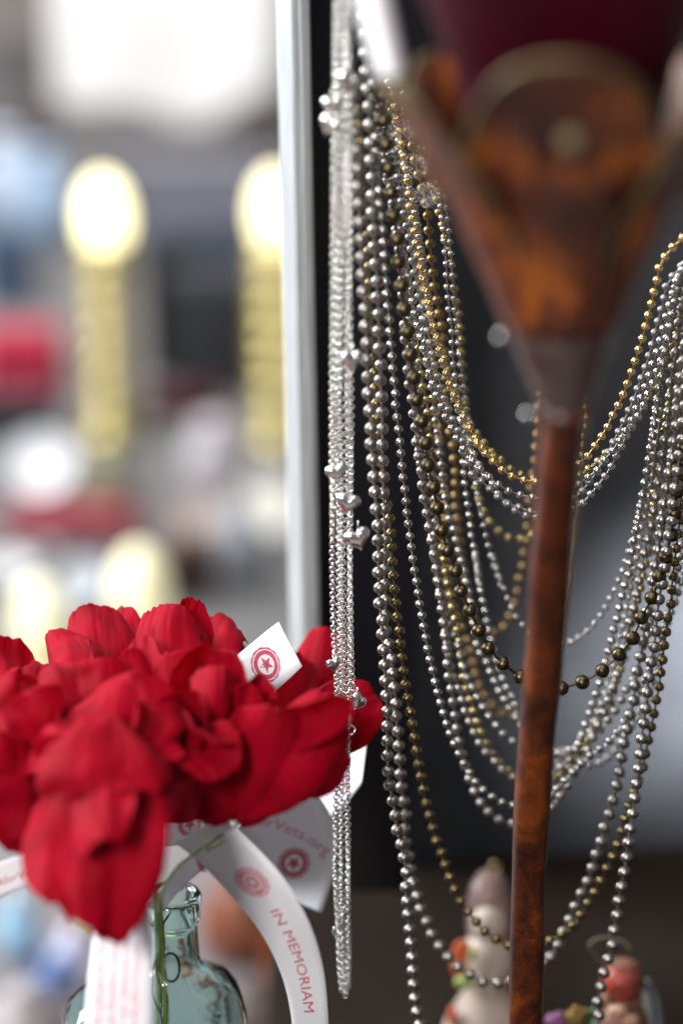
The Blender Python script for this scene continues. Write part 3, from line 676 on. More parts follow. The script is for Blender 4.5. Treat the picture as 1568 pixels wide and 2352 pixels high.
pop_wide = poppy('poppy with large smooth petals spreading over the paper tags to the chains', (560, 1780, .99), [
   (520, 1720, .985, 828, 1585, .962, 105, .35, .05, 37, .8),
   (560, 1900, .995, 640, 1620, .965, 200, -.22, .10, 38, .45),
   (570, 1880, .990, 760, 1615, .968, 170, -.20, .12, 39, .45),
   (510, 1720, .995, 440, 1890, .985, 160, -.25, .12, 40, .6),
   (545, 1640, 1.0, 560, 1890, .985, 130, -.30, .10, 42, .6),
   (540, 1760, .99, 560, 1560, .985, 90, .40, .04, 43, .8),
   (600, 1800, 1.0, 790, 1700, 1.01, 170, -.20, .10, 44, .6),
   (520, 1660, 1.0, 620, 1560, 1.0, 120, .3, .08, 45, .9)],
   [(540, 1820, 1.0), (545, 1890, 1.0), (500, 1925, 1.0), (440, 1965, .998), (400, 2000, .995), (372, 2060, .99), (376, 2200, .992), (380, 2400, .995)])
pop_back = poppy('rearmost poppy whose pointed petals stick out behind the silver link chains', (720, 1700, 1.1), [
   (690, 1730, 1.10, 752, 1432, 1.13, 130, -.18, .05, 46, .5),
   (680, 1700, 1.09, 872, 1600, 1.10, 150, -.20, .06, 47, .5),
   (680, 1700, 1.08, 830, 1660, 1.09, 150, -.15, .05, 48, .5),
   (650, 1740, 1.07, 740, 1760, 1.07, 150, -.20, .08, 49, .6),
   (640, 1660, 1.10, 700, 1510, 1.12, 90, .2, .05, 50, .8)])
pop_low = poppy('wide poppy at the lower left, in shadow under the others', (60, 1850, .97), [
   (90, 1760, .965, -60, 1870, .945, 230, -.22, .14, 51, .9),
   (80, 1740, .975, 55, 1960, .955, 230, -.25, .14, 52, .9),
   (60, 1800, .960, -40, 1660, .965, 230, -.30, .12, 53, 1.0),
   (100, 1790, .970, 170, 1900, .960, 200, -.25, .12, 54, .9),
   (110, 1700, .965, 30, 1600, .965, 150, .3, .12, 56, 1.0)])
pop_inner = poppy('half hidden dark poppy filling the heart of the bunch', (350, 1720, 1.05), [
   (350, 1800, 1.06, 330, 1500, 1.08, 330, -.1, .05, 57, .6),
   (350, 1800, 1.05, 130, 1560, 1.08, 300, -.1, .05, 58, .6),
   (370, 1780, 1.05, 560, 1560, 1.09, 280, -.1, .05, 59, .6),
   (350, 1680, 1.04, 340, 1900, 1.03, 300, -.1, .05, 60, .6),
   (420, 1740, 1.04, 590, 1780, 1.04, 230, -.1, .05, 61, .6),
   (150, 1700, 1.02, 40, 1880, 1.02, 300, -.1, .05, 62, .6)],
   [(350, 1850, 1.03), (352, 1980, 1.01), (358, 2100, 1.0), (366, 2250, 1.0), (360, 2420, 1.0)])

# ---- paper tags (ribbons) -------------------------------------------------------------
def text_mesh(s, size):
    cu = bpy.data.curves.new('lettering', 'FONT'); cu.body = s; cu.size = size; cu.resolution_u = 2
    cu.align_x = 'CENTER'; cu.align_y = 'CENTER'
    o = bpy.data.objects.new('lettering', cu); COL.objects.link(o)
    me = bpy.data.meshes.new_from_object(o)
    V = [(v.co.x, v.co.y) for v in me.vertices]; F = [tuple(p.vertices) for p in me.polygons]
    bpy.data.objects.remove(o); bpy.data.curves.remove(cu); bpy.data.meshes.remove(me)
    return V, F
def wide(VF, k): return [(x * k, y) for x, y in VF[0]], VF[1]
def ring2(r0, r1, n=48, wob=0.0, k=12):
    V = []; F = []
    for i in range(n):
        a = 2 * pi * i / n; w = 1 + wob * abs(sin(a * k / 2))
        V += [(r0 * cos(a), r0 * sin(a)), (r1 * w * cos(a), r1 * w * sin(a))]
    for i in range(n):
        j = (i + 1) % n; F.append((2 * i, 2 * i + 1, 2 * j + 1, 2 * j))
    return V, F
def star2(R, r, n=5):
    V = [(0, 0)]; 
    for i in range(2 * n):
        a = pi / 2 + pi * i / n; q = R if i % 2 == 0 else r
        V.append((q * cos(a), q * sin(a)))
    return V, [(0, 1 + i, 1 + (i + 1) % (2 * n)) for i in range(2 * n)]
def join2(parts):
    V = []; F = []
    for v, f in parts:
        o = len(V); V += v; F += [tuple(i + o for i in q) for q in f]
    return V, F
def arc_text(s, R, size, a0, a1, inward=False):
    out = []
    for i, ch in enumerate(s):
        a = a0 + (a1 - a0) * i / max(len(s) - 1, 1)
        V, F = text_mesh(ch, size)
        rot = a - pi / 2 if not inward else a + pi / 2
        out.append(([(x * cos(rot) - y * sin(rot) + R * cos(a), x * sin(rot) + y * cos(rot) + R * sin(a)) for x, y in V], F))
    return join2(out)

class Ribbon:
    """a strip of paper between two edges; s metres along it, t metres across it from its middle"""
    def __init__(s, name, A, B, parent, n=10, mat_=None, wave=0.0, seed=0):
        a = catmull([P(*p) for p in A], n); b = catmull([P(*p) for p in B], n)
        s.a, s.b = a, b; s.N = len(a)
        mid = [(x + y) / 2 for x, y in zip(a, b)]
        s.cum = [0.0]
        for p, q in zip(mid, mid[1:]): s.cum.append(s.cum[-1] + (q - p).length)
        s.L = s.cum[-1]; s.W = sum((x - y).length for x, y in zip(a, b)) / s.N
        def fn(u, v):
            i = min(int(v * (s.N - 1)), s.N - 2); f = v * (s.N - 1) - i
            p = a[i].lerp(a[i + 1], f); q = b[i].lerp(b[i + 1], f)
            return p.lerp(q, (u + 1) / 2)
        s.fn = fn
        s.obj = sheet(name, fn, 6, s.N - 1, mat_ or M_PAPER, parent, 0.00018)
    def at(s, x, y, lift):
        x = min(max(x, 0.0), s.L - 1e-6)
        import bisect
        i = min(bisect.bisect_right(s.cum, x) - 1, s.N - 2)
        f = (x - s.cum[i]) / max(s.cum[i + 1] - s.cum[i], 1e-9)
        p = s.a[i].lerp(s.a[i + 1], f); q = s.b[i].lerp(s.b[i + 1], f)
        c = (p + q) / 2; w = (q - p).normalized()
        t = ((s.a[i + 1] + s.b[i + 1]) - (s.a[i] + s.b[i])).normalized()
        n = t.cross(w).normalized()
        if n.dot(CAM - c) < 0: n = -n
        return c + w * y + n * lift
    def show(s, name, VF, sx, ty, m, rot=0.0, lift=0.00016, flip=1, mirror=1):
        V, F = VF
        out = []
        for x, y in V:
            x *= mirror
            X = x * cos(rot) - y * sin(rot); Y = x * sin(rot) + y * cos(rot)
            out.append(s.at(sx + X, ty + flip * Y, lift))
        o = mesh(name, out, F, m, s.obj, smooth=False)
        o.location = (0, 0, 0)
        return o

def emblem(R, letters=True):
    parts = [ring2(R * .93, R * 1.0, 72, .05), ring2(R * .50, R * .56, 40), star2(R * .42, R * .17), star2(R * .47, R * .40, 12)]
    band = ring2(R * .60, R * .86, 48)
    txt = join2([arc_text('AMERICAN', R * .73, R * .30, radians(160), radians(20)), arc_text('LEGION', R * .73, R * .30, radians(222), radians(318), True)]) if letters else None
    core = join2([ring2(R * .18, R * .22, 20), ring2(R * .30, R * .33, 30)])
    return parts, band, txt, core

def put_emblem(rb, s0, t0, R, rot, flip=1, soft=False):
    parts, band, txt, core = emblem(R)
    rb.show('emblem', join2([parts[0], band] + ([star2(R * .54, R * .22)] if soft else [parts[1], parts[3]])), s0, t0, M_INK2 if not soft else M_INK, rot, .00012, flip)
    if not soft:
        rb.show('emblem', txt, s0, t0, M_PAPER, rot, .00020, flip)
        rb.show('emblem', parts[2], s0, t0, M_PAPER, rot, .00020, flip)
        rb.show('emblem', core, s0, t0, M_INK, rot, .00026, flip)
        rb.show('emblem', text_mesh('US', R * .22), s0, t0, M_INK, rot, .00030, flip)

G3 = 'white paper tags tied to the poppies'
t1 = thing('paper_tag', 'long white paper tag curving down beside the bottle and reading IN MEMORIAM', 'paper tag', P(440, 1930, 1.0), G3)
rA = Ribbon('paper', [(500, 1878, 1.0), (555, 1915, .995), (640, 2003, .995), (705, 2108, 1.005), (740, 2215, 1.02), (753, 2330, 1.035), (754, 2420, 1.05)],
            [(400, 1935, 1.012), (452, 1975, 1.012), (525, 2050, 1.014), (598, 2140, 1.020), (645, 2235, 1.030), (668, 2330, 1.042), (672, 2420, 1.055)], t1, 12)
# the running direction of the words is +s, their tops face the outer edge (edge a is t<0)
put_emblem(rA, rA.L * .245, 0.0003, .0076, radians(8), -1)
rA.show('lettering', wide(text_mesh('IN MEMORIAM', .0072), 1.28), rA.L * .585, 0.0002, M_INK, 0, .00016, -1)
tube('wire', catmull([P(478, 1950, .992), P(492, 1945, .990), (P(505, 1938, .990)), P(516, 1928, .993)], 6), .0006, M_GREENWIRE, t1, 8)
ball('wire_end', P(478, 1951, .991), .0010, M_GREENWIRE, t1, segs=12)

t2 = thing('paper_tag', 'lavender white paper tag with a red star emblem, sticking up right of the bunch', 'paper tag', P(600, 1600, 1.09), G3)
rB = Ribbon('paper', [(640, 1428, 1.065), (605, 1455, 1.06), (565, 1488, 1.05), (524, 1522, 1.045), (490, 1550, 1.04)],
            [(694, 1530, 1.055), (665, 1558, 1.05), (630, 1588, 1.045), (590, 1615, 1.04), (555, 1640, 1.04)], t2, 8)
put_emblem(rB, rB.L * .42, 0.0, .0076, radians(-30), 1, soft=True)

t3 = thing('paper_tag', 'wide white paper tag with forked end, blurred behind the link chains', 'paper tag', P(600, 1870, 1.02), G3)
rC = Ribbon('paper', [(700, 1785, 1.12), (762, 1880, 1.125), (768, 1990, 1.13), (738, 2097, 1.13)],
            [(540, 1900, 1.13), (590, 1955, 1.135), (640, 2020, 1.14), (668, 2068, 1.14)], t3, 10)
put_emblem(rC, rC.L * .60, .0052, .0078, 0, 1, soft=True)
rC.show('lettering', wide(text_mesh('AforVets.org', .0080), 1.1), rC.L * .28, .001, M_INK2, radians(38), .00016, -1)
t4 = thing('paper_tag', 'white paper tag slanting up to the right under the wide red petal', 'paper tag', P(700, 1850, 1.05), G3)
rD = Ribbon('paper', [(600, 1850, 1.19), (660, 1815, 1.17), (745, 1765, 1.15), (842, 1698, 1.13)],
            [(640, 1960, 1.17), (705, 1915, 1.15), (780, 1860, 1.13), (830, 1800, 1.11)], t4, 10)
rD.show('lettering', text_mesh('AforVets', .0095), rD.L * .50, 0.0, M_INK2, radians(-8), .00016, -1)
rD.show('emblem', join2([ring2(.0045, .0066), star2(.004, .0016)]), rD.L * .78, 0.0, M_INK2, 0, .00016, 1)

t5 = thing('paper_tag', 'white paper tag at the left edge printed with small red lettering', 'paper tag', P(60, 2000, 1.0), G3)
rE = Ribbon('paper', [(130, 1935, 1.01), (60, 1960, 1.0), (-10, 1985, .995), (-90, 2040, .99)],
            [(135, 2025, 1.02), (75, 2035, 1.0), (0, 2064, .995), (-60, 2125, .99)], t5, 8)
rE.show('lettering', text_mesh('www.ALAforVeterans.org', .0048), rE.L * .50, .0012, M_INK, radians(180), .00016, 1)
rE.show('lettering', ([(-.02, -.0002), (.02, -.0002), (.02, .0002), (-.02, .0002)], [(0, 1, 2, 3)]), rE.L * .5, -.0032, M_INK, 0, .00016, 1)
t6 = thing('paper_tag', 'blurred white paper tag hanging down in front of the bottle with lines of red print', 'paper tag', P(280, 2120, .95), G3)
rF = Ribbon('paper', [(215, 2060, .965), (212, 2160, .955), (200, 2280, .95), (188, 2440, .95)],
            [(340, 2040, .958), (346, 2150, .948), (350, 2270, .943), (346, 2440, .943)], t6, 10)
for k, (s_, t_) in enumerate([('AMERICAN LEGION AUXILIARY', -.0085), ('American Auxiliary poppies for', -.0030), ('www.ALAforVeterans.org', .0068), ('honor our veterans made by', .0020)]):
    rF.show('lettering', text_mesh(s_, .0046 if k else .0056), rF.L * .55, t_, M_INK2, radians(180), .00016, 1)
t7 = thing('paper_tag', 'small white paper tag folded behind the bottle neck with a piece of red emblem', 'paper tag', P(430, 1930, 1.02), G3)
rG = Ribbon('paper', [(520, 1905, 1.04), (470, 1930, 1.03), (425, 1975, 1.02), (365, 2045, 1.015), (335, 2080, 1.01)],
            [(550, 1950, 1.04), (480, 1990, 1.03), (445, 2015, 1.02), (405, 2055, 1.015), (370, 2100, 1.01)], t7, 8)
put_emblem(rG, rG.L * .33, 0.0005, .0060, 0, 1, soft=True)
t8 = thing('paper_tag', 'shaded paper tag tucked directly under the petals above the bottle neck', 'paper tag', P(430, 1900, 1.03), G3)
rH = Ribbon('paper', [(380, 1850, 1.04), (440, 1850, 1.04), (520, 1850, 1.03)],
            [(380, 1945, 1.04), (440, 1935, 1.04), (530, 1900, 1.03)], t8, 8)
rH.show('emblem', join2([ring2(.0035, .0055), star2(.003, .0012)]), rH.L * .35, 0.0, M_INK2, 0, .00016, 1)

# ------------------------------------------------------------------ aqua glass bottle
def glass(name, col, dens):
    M = MT(name); b = M.b
    b.inputs['Base Color'].default_value = (*col, 1); b.inputs['Roughness'].default_value = 0.03
    b.inputs['Transmission Weight'].default_value = 1.0; b.inputs['IOR'].default_value = 1.5
    tc = M.n('ShaderNodeTexCoord'); n2 = M.n('ShaderNodeTexNoise'); n2.inputs['Scale'].default_value = 130; n2.inputs['Detail'].default_value = 2
    M.l(tc.outputs['Object'], n2.inputs['Vector'])
    bp = M.n('ShaderNodeBump'); bp.inputs['Strength'].default_value = 0.16; bp.inputs['Distance'].default_value = 0.0006
    M.l(n2.outputs['Fac'], bp.inputs['Height']); M.l(bp.outputs[0], b.inputs['Normal'])
    return M.m
M_GLASS = glass('aqua_glass', (0.75, 0.94, 0.91), 1)
BY = .935
lip = PY(398, 2085, BY)
nb = PY(402, 2235, BY)
bottle = thing('glass_bottle', 'old aqua glass bottle with a flat square body holding the poppies', 'bottle', (PY(360, 2400, BY).x, BY, .76))
def superell(cx, cy, z, rx, ry, e, yaw, n=48):
    out = []
    for k in range(n):
        a = 2 * pi * k / n
        c, s_ = cos(a), sin(a)
        x = rx * abs(c) ** (2 / e) * (1 if c >= 0 else -1); y = ry * abs(s_) ** (2 / e) * (1 if s_ >= 0 else -1)
        out.append(Vector((cx + x * cos(yaw) - y * sin(yaw), cy + x * sin(yaw) + y * cos(yaw), z)))
    return out
def loft(name, rings, m, parent, closed_ends=True):
    n = len(rings[0]); V = [v for r in rings for v in r]; F = []
    for i in range(len(rings) - 1):
        for k in range(n):
            F.append((i * n + k, i * n + (k + 1) % n, (i + 1) * n + (k + 1) % n, (i + 1) * n + k))
    if closed_ends:
        F.append(tuple(range(n - 1, -1, -1))); F.append(tuple((len(rings) - 1) * n + k for k in range(n)))
    return mesh(name, V, F, m, parent)
zl, zn = lip.z, nb.z
lx, bxc = lip.x, PY(354, 2350, BY).x
yaw = radians(14)
hw = 209 * 1.11 / FPX
prof = [ # z, cx, rx, ry, exponent
 (.762, bxc, hw * .90, .019, 4), (.765, bxc, hw * .97, .0215, 4.5), (.772, bxc, hw, .0225, 5), (zn - .035, bxc, hw, .0225, 5), (zn - .022, bxc + .0003, hw * .985, .0222, 4.6),
 (zn - .014, bxc + .001, hw * .93, .0215, 3.8), (zn - .008, bxc + .0025, hw * .80, .0200, 3.2), (zn - .003, bxc + .004, hw * .60, .0175, 2.6),
 (zn + .0005, lx - .0015, hw * .42, .0145, 2.2), (zn + .004, lx, .0120, .0120, 2), (zn + .010, lx, .0112, .0112, 2), (zl - .010, lx, .0107, .0107, 2),
 (zl - .0065, lx, .0108, .0108, 2), (zl - .0058, lx, .0117, .0117, 2), (zl - .005, lx, .0121, .0121, 2), (zl + .0055, lx, .0129, .0129, 2), (zl + .0066, lx, .0127, .0127, 2), (zl + .0070, lx, .0118, .0118, 2)]
outer = [superell(cx, BY, z, rx, ry, e, yaw) for z, cx, rx, ry, e in prof]
inner = []
for z, cx, rx, ry, e in reversed(prof):
    t = .0022
    if z > zl - .012: r_ = .0084; inner.append(superell(cx, BY, z - .0003, r_, r_, 2, yaw))
    else: inner.append(superell(cx, BY, z + (.004 if z < .77 else 0), max(rx - t, .004), max(ry - t, .004), e, yaw))
loft('glass_body', outer + inner, M_GLASS, bottle, True)
# tangle of wire inside the bottle
tangle = thing('wire_tangle', 'loops of thin green wire bunched inside the bottle neck', 'wire', (lx - .006, BY, zl))
rr = random.Random(3)
for k in range(5):
    pts = []
    for j in range(9):
        t = j / 8
        pts.append(Vector((lx - .0055 + rr.uniform(-.0022, .0016) + (.004 * sin(t * 5 + k) if k == 2 else 0), BY - .003 + rr.uniform(-.003, .003), zl + .002 - t * .075)))
    tube('wire', catmull(pts, 6), .0005, M_GREENWIRE, tangle, 6)
lc = Vector((lx - .002, BY - .004, zn + .006))
tube('loop', [lc + Vector((.0042 * cos(a), .001 * sin(2 * a), .0075 * sin(a))) for a in [2 * pi * k / 24 for k in range(24)]], .0006, M_GREENWIRE, tangle, 8, True)

# ------------------------------------------------------------------ figurines
M_CREAM = mat('cream_ceramic', (0.52, 0.43, 0.36), 0.45, col2=(0.40, 0.31, 0.25), scale=70)
M_MAUVE = mat('mauve_glaze', (0.15, 0.09, 0.08), 0.4, col2=(0.30, 0.19, 0.155), scale=40)
M_ORANGE = mat('orange_glaze', (0.62, 0.10, 0.045), 0.4, col2=(0.60, 0.20, 0.06), scale=90)
M_LIME = mat('lime_glaze', (0.32, 0.42, 0.10), 0.4)
M_GILT = mat('gilt', (0.55, 0.42, 0.20), 0.35, 1.0)
M_TERRA = mat('terracotta_red', (0.34, 0.050, 0.026), 0.42, col2=(0.12, 0.04, 0.03), scale=70, lo=.45, hi=.65)
M_SKIN = mat('peach_clay', (0.48, 0.27, 0.17), 0.5)
M_BROWNCLAY = mat('brown_clay', (0.13, 0.05, 0.03), 0.5, col2=(0.22, 0.09, 0.05), scale=120)
M_PURPLE = mat('purple_clay', (0.16, 0.05, 0.15), 0.5, col2=(0.24, 0.09, 0.20), scale=200)
M_YELLOW = mat('ochre_clay', (0.36, 0.21, 0.04), 0.5, col2=(0.28, 0.17, 0.05), scale=200)
M_LEAF = mat('green_clay', (0.09, 0.17, 0.07), 0.5)
M_BLUEGLAZE = mat('dark_blue_glaze', (0.03, 0.035, 0.11), 0.3)
M_SAGE = mat('sage_glaze', (0.22, 0.25, 0.21), 0.35, col2=(0.30, 0.32, 0.27), scale=90)
M_TWINE = mat('twine', (0.30, 0.24, 0.16), 0.8)

FY = 1.075
SZ = .69
f0 = PY(1118, 2352, FY); f0.z = SZ
fig = thing('angel_figurine', 'cream ceramic figurine with a mauve cap and orange wing behind the stem', 'figurine', f0)
c_body = PY(1118, 2290, FY); zt = lambda y: PY(1118, y, FY).z
k = FY / .86 / FPX
lathe('body', (c_body.x, FY, 0), [(108 * k, SZ + .0005), (116 * k, SZ + .008), (112 * k, zt(2440)), (100 * k, zt(2360)), (74 * k, zt(2310)), (52 * k, zt(2275)), (46 * k, zt(2258)), (58 * k, zt(2232)), (60 * k, zt(2195)), (50 * k, zt(2160)), (30 * k, zt(2142)), (0, zt(2138))], M_CREAM, fig, 32)
ball('head', PY(1122, 2120, FY), 42 * k, M_CREAM, fig, (1, 1, 1.2))
lathe('cap', PY(1128, 2172, FY + .002), [(46 * k, 0), (55 * k, .009), (54 * k, .018), (50 * k, .027), (40 * k, .034), (22 * k, .039), (0, .041)], M_MAUVE, fig, 32, Vector((-.05, .3, 1)).normalized())
ball('wing', PY(1060, 2205, FY - .004), 31 * k, M_ORANGE, fig, (.85, .35, 1.75))
ball('wing', PY(1178, 2205, FY + .002), 31 * k, M_ORANGE, fig, (.85, .35, 1.75))
ball('wing_tip', PY(1064, 2256, FY - .010), 15 * k, M_LIME, fig, (1.4, .8, 1.1))
ball('wing_tip', PY(1084, 2192, FY - .014), 8 * k, M_LIME, fig, (1.0, .8, 1.8))
ball('gown_trim', PY(1038, 2335, FY - .01), 16 * k, M_ORANGE, fig, (.7, .8, 1.8))
tube('gilt_hoop', [PY(1136, 1992, FY) + Vector((cos(a), 0, sin(a))) * 13 * k for a in [2 * pi * i / 20 for i in range(20)]], .0006, M_GILT, fig, 8, True)
for x, y in ((1132, 1980), (1146, 1996)): ball('bauble', PY(x, y, FY - .001), 4.5 * k, M_GILT, fig)

GY = 1.02
k2 = GY / .85 / FPX
g0 = PY(1430, 2352, GY); g0.z = SZ
gig = thing('clay_figurine', 'small brown clay figurine with a shiny orange red head and flower bunch', 'figurine', g0)
g = lambda x, y, dy=0: PY(x, y, GY + dy)
lathe('body', (g0.x, GY, 0), [(90 * k2, SZ + .0005), (94 * k2, SZ + .006), (80 * k2, g(0, 2460).z), (62 * k2, g(0, 2380).z), (54 * k2, g(0, 2340).z), (38 * k2, g(0, 2312).z), (22 * k2, g(0, 2300).z), (0, g(0, 2296).z)], M_BROWNCLAY, gig, 28)
ball('hood', g(1427, 2252), 49 * k2, M_TERRA, gig, (1, .95, 1.02), .12, 2)
ball('brim', g(1430, 2214), 30 * k2, M_BROWNCLAY, gig, (1.05, .8, .30), .2, 6)
ball('face', g(1393, 2284, -.003), 17 * k2, M_SKIN, gig, (.75, .8, 1.6))
ball('collar', g(1437, 2300, -.003), 20 * k2, M_BROWNCLAY, gig, (2.1, .9, .5), .2, 4)
ball('hand', g(1418, 2322, -.012), 17 * k2, M_SKIN, gig, (1.3, .8, .9), .2, 5)
ball('hand', g(1446, 2344, -.013), 19 * k2, M_SKIN, gig, (1.0, .8, .8), .2, 8)
tube('halo', catmull([g(1388, 2216), g(1364, 2192), g(1353, 2170), g(1372, 2156), g(1405, 2154), g(1430, 2163), g(1446, 2180)], 8), .0005, M_TWINE, gig, 6)
def wing(u, v):
    x = 1478 + 36 * sin(pi * (v * .82 + .06)) * (u + 1) / 2 + 6 * v; y = 2248 + v * 170
    return g(x, y, .006 - .004 * (1 - u * u))
sheet('wing', wing, 8, 16, M_SAGE, gig, .002)
def wing2(u, v):
    x = 1483 + 17 * sin(pi * (v * .82 + .06)) + 3.5 * u + 4 * v; y = 2258 + v * 150
    return g(x, y, .0002)
sheet('wing_stripe', wing2, 3, 16, M_BLUEGLAZE, gig, .0005)
for i, (x, y, r, m) in enumerate([(1268, 2342, 15, M_PURPLE), (1283, 2334, 13, M_PURPLE), (1290, 2350, 14, M_PURPLE), (1278, 2356, 14, M_PURPLE), (1312, 2333, 15, M_YELLOW), (1328, 2338, 17, M_YELLOW), (1340, 2326, 12, M_YELLOW), (1318, 2350, 15, M_YELLOW), (1322, 2316, 8, M_YELLOW), (1355, 2326, 9, M_LEAF), (1348, 2345, 12, M_LEAF), (1365, 2318, 7, M_LEAF)]):
    ball('blossom' if m is not M_LEAF else 'leaf', g(x, y, -.01), r * k2, m, gig, (1, .8, .9), .4, i)
tube('twig', [g(1360, 2350, -.008), g(1400, 2400, -.004), g(1428, 2450, 0)], .003, M_LEAF, gig, 8)

# ------------------------------------------------------------------ display board and glass edge behind the chains
M_BLACK = mat('black_gloss', (0.010, 0.010, 0.014), 0.35, spec=0.3, bump=.2, bscale=500)
M_SLATE = mat('slate_cloth', (0.046, 0.048, 0.055), 0.85, col2=(0.036, 0.038, 0.044), scale=30, bump=.4, bscale=1200)
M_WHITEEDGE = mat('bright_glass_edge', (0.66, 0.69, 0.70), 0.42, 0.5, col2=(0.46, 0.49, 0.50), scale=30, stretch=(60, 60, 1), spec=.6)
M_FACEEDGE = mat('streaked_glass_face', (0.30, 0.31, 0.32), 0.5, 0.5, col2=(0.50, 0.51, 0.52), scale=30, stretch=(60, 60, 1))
M_GREENEDGE = mat('green_glass_edge', (0.18, 0.30, 0.28), 0.1)
M_GREYEDGE = mat('grey_metal_edge', (0.42, 0.41, 0.45), 0.4, 0.3)
board = thing('display_board', 'tall black and slate grey display board behind the necklaces with a bright glass edge', 'display board', PY(850, 2020, 1.16))
def slab(name, c4, thick, m, parent):
    """c4: four picture corners (x, y, Y) clockwise; extruded away from the camera"""
    f = [PY(*c) for c in c4]; nrm = (f[1] - f[0]).cross(f[3] - f[0]).normalized()
    if nrm.y < 0: nrm = -nrm
    V = f + [p + nrm * thick for p in f]
    F = [(0, 1, 2, 3), (7, 6, 5, 4), (0, 4, 5, 1), (1, 5, 6, 2), (2, 6, 7, 3), (3, 7, 4, 0)]
    bm = bmesh.new(); vs = [bm.verts.new(v) for v in V]
    for q in F: bm.faces.new([vs[i] for i in q])
    bmesh.ops.bevel(bm, geom=bm.edges[:], offset=min(thick * .15, .0008), segments=2, affect='EDGES')
    return bm_obj(name, bm, m, parent, smooth=False)
slab('black_panel', [(709, -150, 1.150), (1010, -150, 1.17), (935, 2050, 1.17), (742, 2050, 1.150)], .02, M_BLACK, board)
slab('grey_edge', [(692, -150, 1.13), (708, -150, 1.134), (740, 1900, 1.134), (727, 1900, 1.13)], .004, M_GREYEDGE, board)
slab('green_edge', [(686, -150, 1.128), (691, -150, 1.129), (726, 1900, 1.129), (722, 1900, 1.128)], .004, M_GREENEDGE, board)
slab('glass_bevel', [(681, -150, 1.1245), (687, -150, 1.122), (722, 1900, 1.122), (718, 1900, 1.1245)], .005, M_WHITEEDGE, board)
slab('glass_groove', [(668, -150, 1.127), (681, -150, 1.127), (717, 1900, 1.127), (706, 1900, 1.127)], .004, M_FACEEDGE, board)
slab('glass_face', [(630, -150, 1.139), (668, -150, 1.124), (706, 1900, 1.124), (672, 1900, 1.139)], .005, M_WHITEEDGE, board)
slab('grey_panel', [(940, -150, 1.30), (1750, -150, 1.33), (1750, 2030, 1.33), (880, 2030, 1.30)], .02, M_SLATE, board)

M_WOOD = mat('dark_brown_wood', (0.017, 0.012, 0.0095), 0.9, col2=(0.024, 0.017, 0.013), scale=6, spec=.03)
tbl = thing('front_table', 'dark brown wooden table edge under the bottle', 'table', (0, .8, .74))
box('top', (0, .82, .745), (1.6, .34, .03), M_WOOD, tbl, bevel=.002)
for sx in (-.7, .7): box('leg', (sx, .8, .365), (.05, .05, .73), M_WOOD, tbl)
shf = thing('wooden_shelf', 'dark brown wooden shelf carrying the two figurines', 'shelf', (.3, 1.2, .66))
box('top', (.36, 1.2305, .675), (.80, .48, .03), M_WOOD, shf, bevel=.002)
for sx in (.05, .7): box('leg', (sx, 1.35, .33), (.05, .05, .66), M_WOOD, shf)
# ------------------------------------------------------------------ the market far behind, at the left
M_FLOOR = mat('pale_concrete', (0.52, 0.47, 0.44), 0.8, col2=(0.40, 0.36, 0.34), scale=3)
fl = box('ground', (0, 14, -.05), (60, 60, .1), M_FLOOR); tag(fl, kind='structure')
M_CLOTH = mat('grey_beige_cloth', (0.17, 0.165, 0.165), 0.85, col2=(0.09, 0.088, 0.09), scale=2.2, lo=.35, hi=.65)
plat = thing('low_display_table', 'low market table with a mottled grey cloth, far behind', 'table', (-.6, 4, .2))
box('top', (-.7, 4.35, .185), (3.2, 4.3, .03), M_CLOTH, plat, bevel=.004)
for sx, sy in ((-2.1, 2.4), (.7, 2.4), (-2.1, 6.3), (.7, 6.3)): box('leg', (sx, sy, .085), (.06, .06, .17), M_WOOD, plat)
ZT = .2005
def spot(x, y): return PZ(x, y, ZT)

MB = {}
def cm(h, rough=.5, metal=0.0):
    k_ = (h, rough, metal)
    if k_ not in MB: MB[k_] = mat('paint_' + h, hexc(h), rough, metal)
    return MB[k_]
def sz(p): return (p - CAM).length / FPX

def jar(label, x, y, w, h, col, cat='jar', lid=None):
    p = spot(x, y); k_ = sz(p); r = w * k_ / 2; H = h * k_
    t = thing('jar', label, cat, p)
    lathe('body', p, [(r * .8, 0.0), (r, r * .2), (r, H * .7), (r * .7, H * .85), (r * .6, H), (r * .5, H)], cm(col, .25), t, 20)
    lathe('lid', p + Vector((0, 0, H)), [(r * .68, 0.001), (r * .68, H * .08), (0, H * .09)], cm(lid or col, .4), t, 20)
def carton(label, x, y, w, h, dpt, col, col2, rot=0.2, cat='box'):
    p = spot(x, y); k_ = sz(p)
    t = thing('box', label, cat, p)
    R = Matrix.Rotation(rot, 4, 'Z')
    box('body', p + Vector((0, 0, h * k_ / 2)), (w * k_, dpt * k_, h * k_), cm(col), t, R, .004)
    box('lid', p + Vector((0, 0, h * k_ * 1.04)), (w * k_ * 1.05, dpt * k_ * 1.05, h * k_ * .16), cm(col2), t, R, .004)
def bowl(label, x, y, w, col, cat='bowl', glaze=.2):
    p = spot(x, y); k_ = sz(p); r = w * k_ / 2
    t = thing('bowl', label, cat, p)
    lathe('body', p, [(r * .4, 0), (r * .45, r * .06), (r * .8, r * .3), (r, r * .6), (r * .96, r * .62), (r * .75, r * .34), (r * .3, r * .12), (0, r * .1)], cm(col, glaze), t, 28)
    lathe('foot', p, [(r * .42, 0.0005), (r * .44, r * .05), (r * .3, r * .06)], cm(col, .5), t, 20)
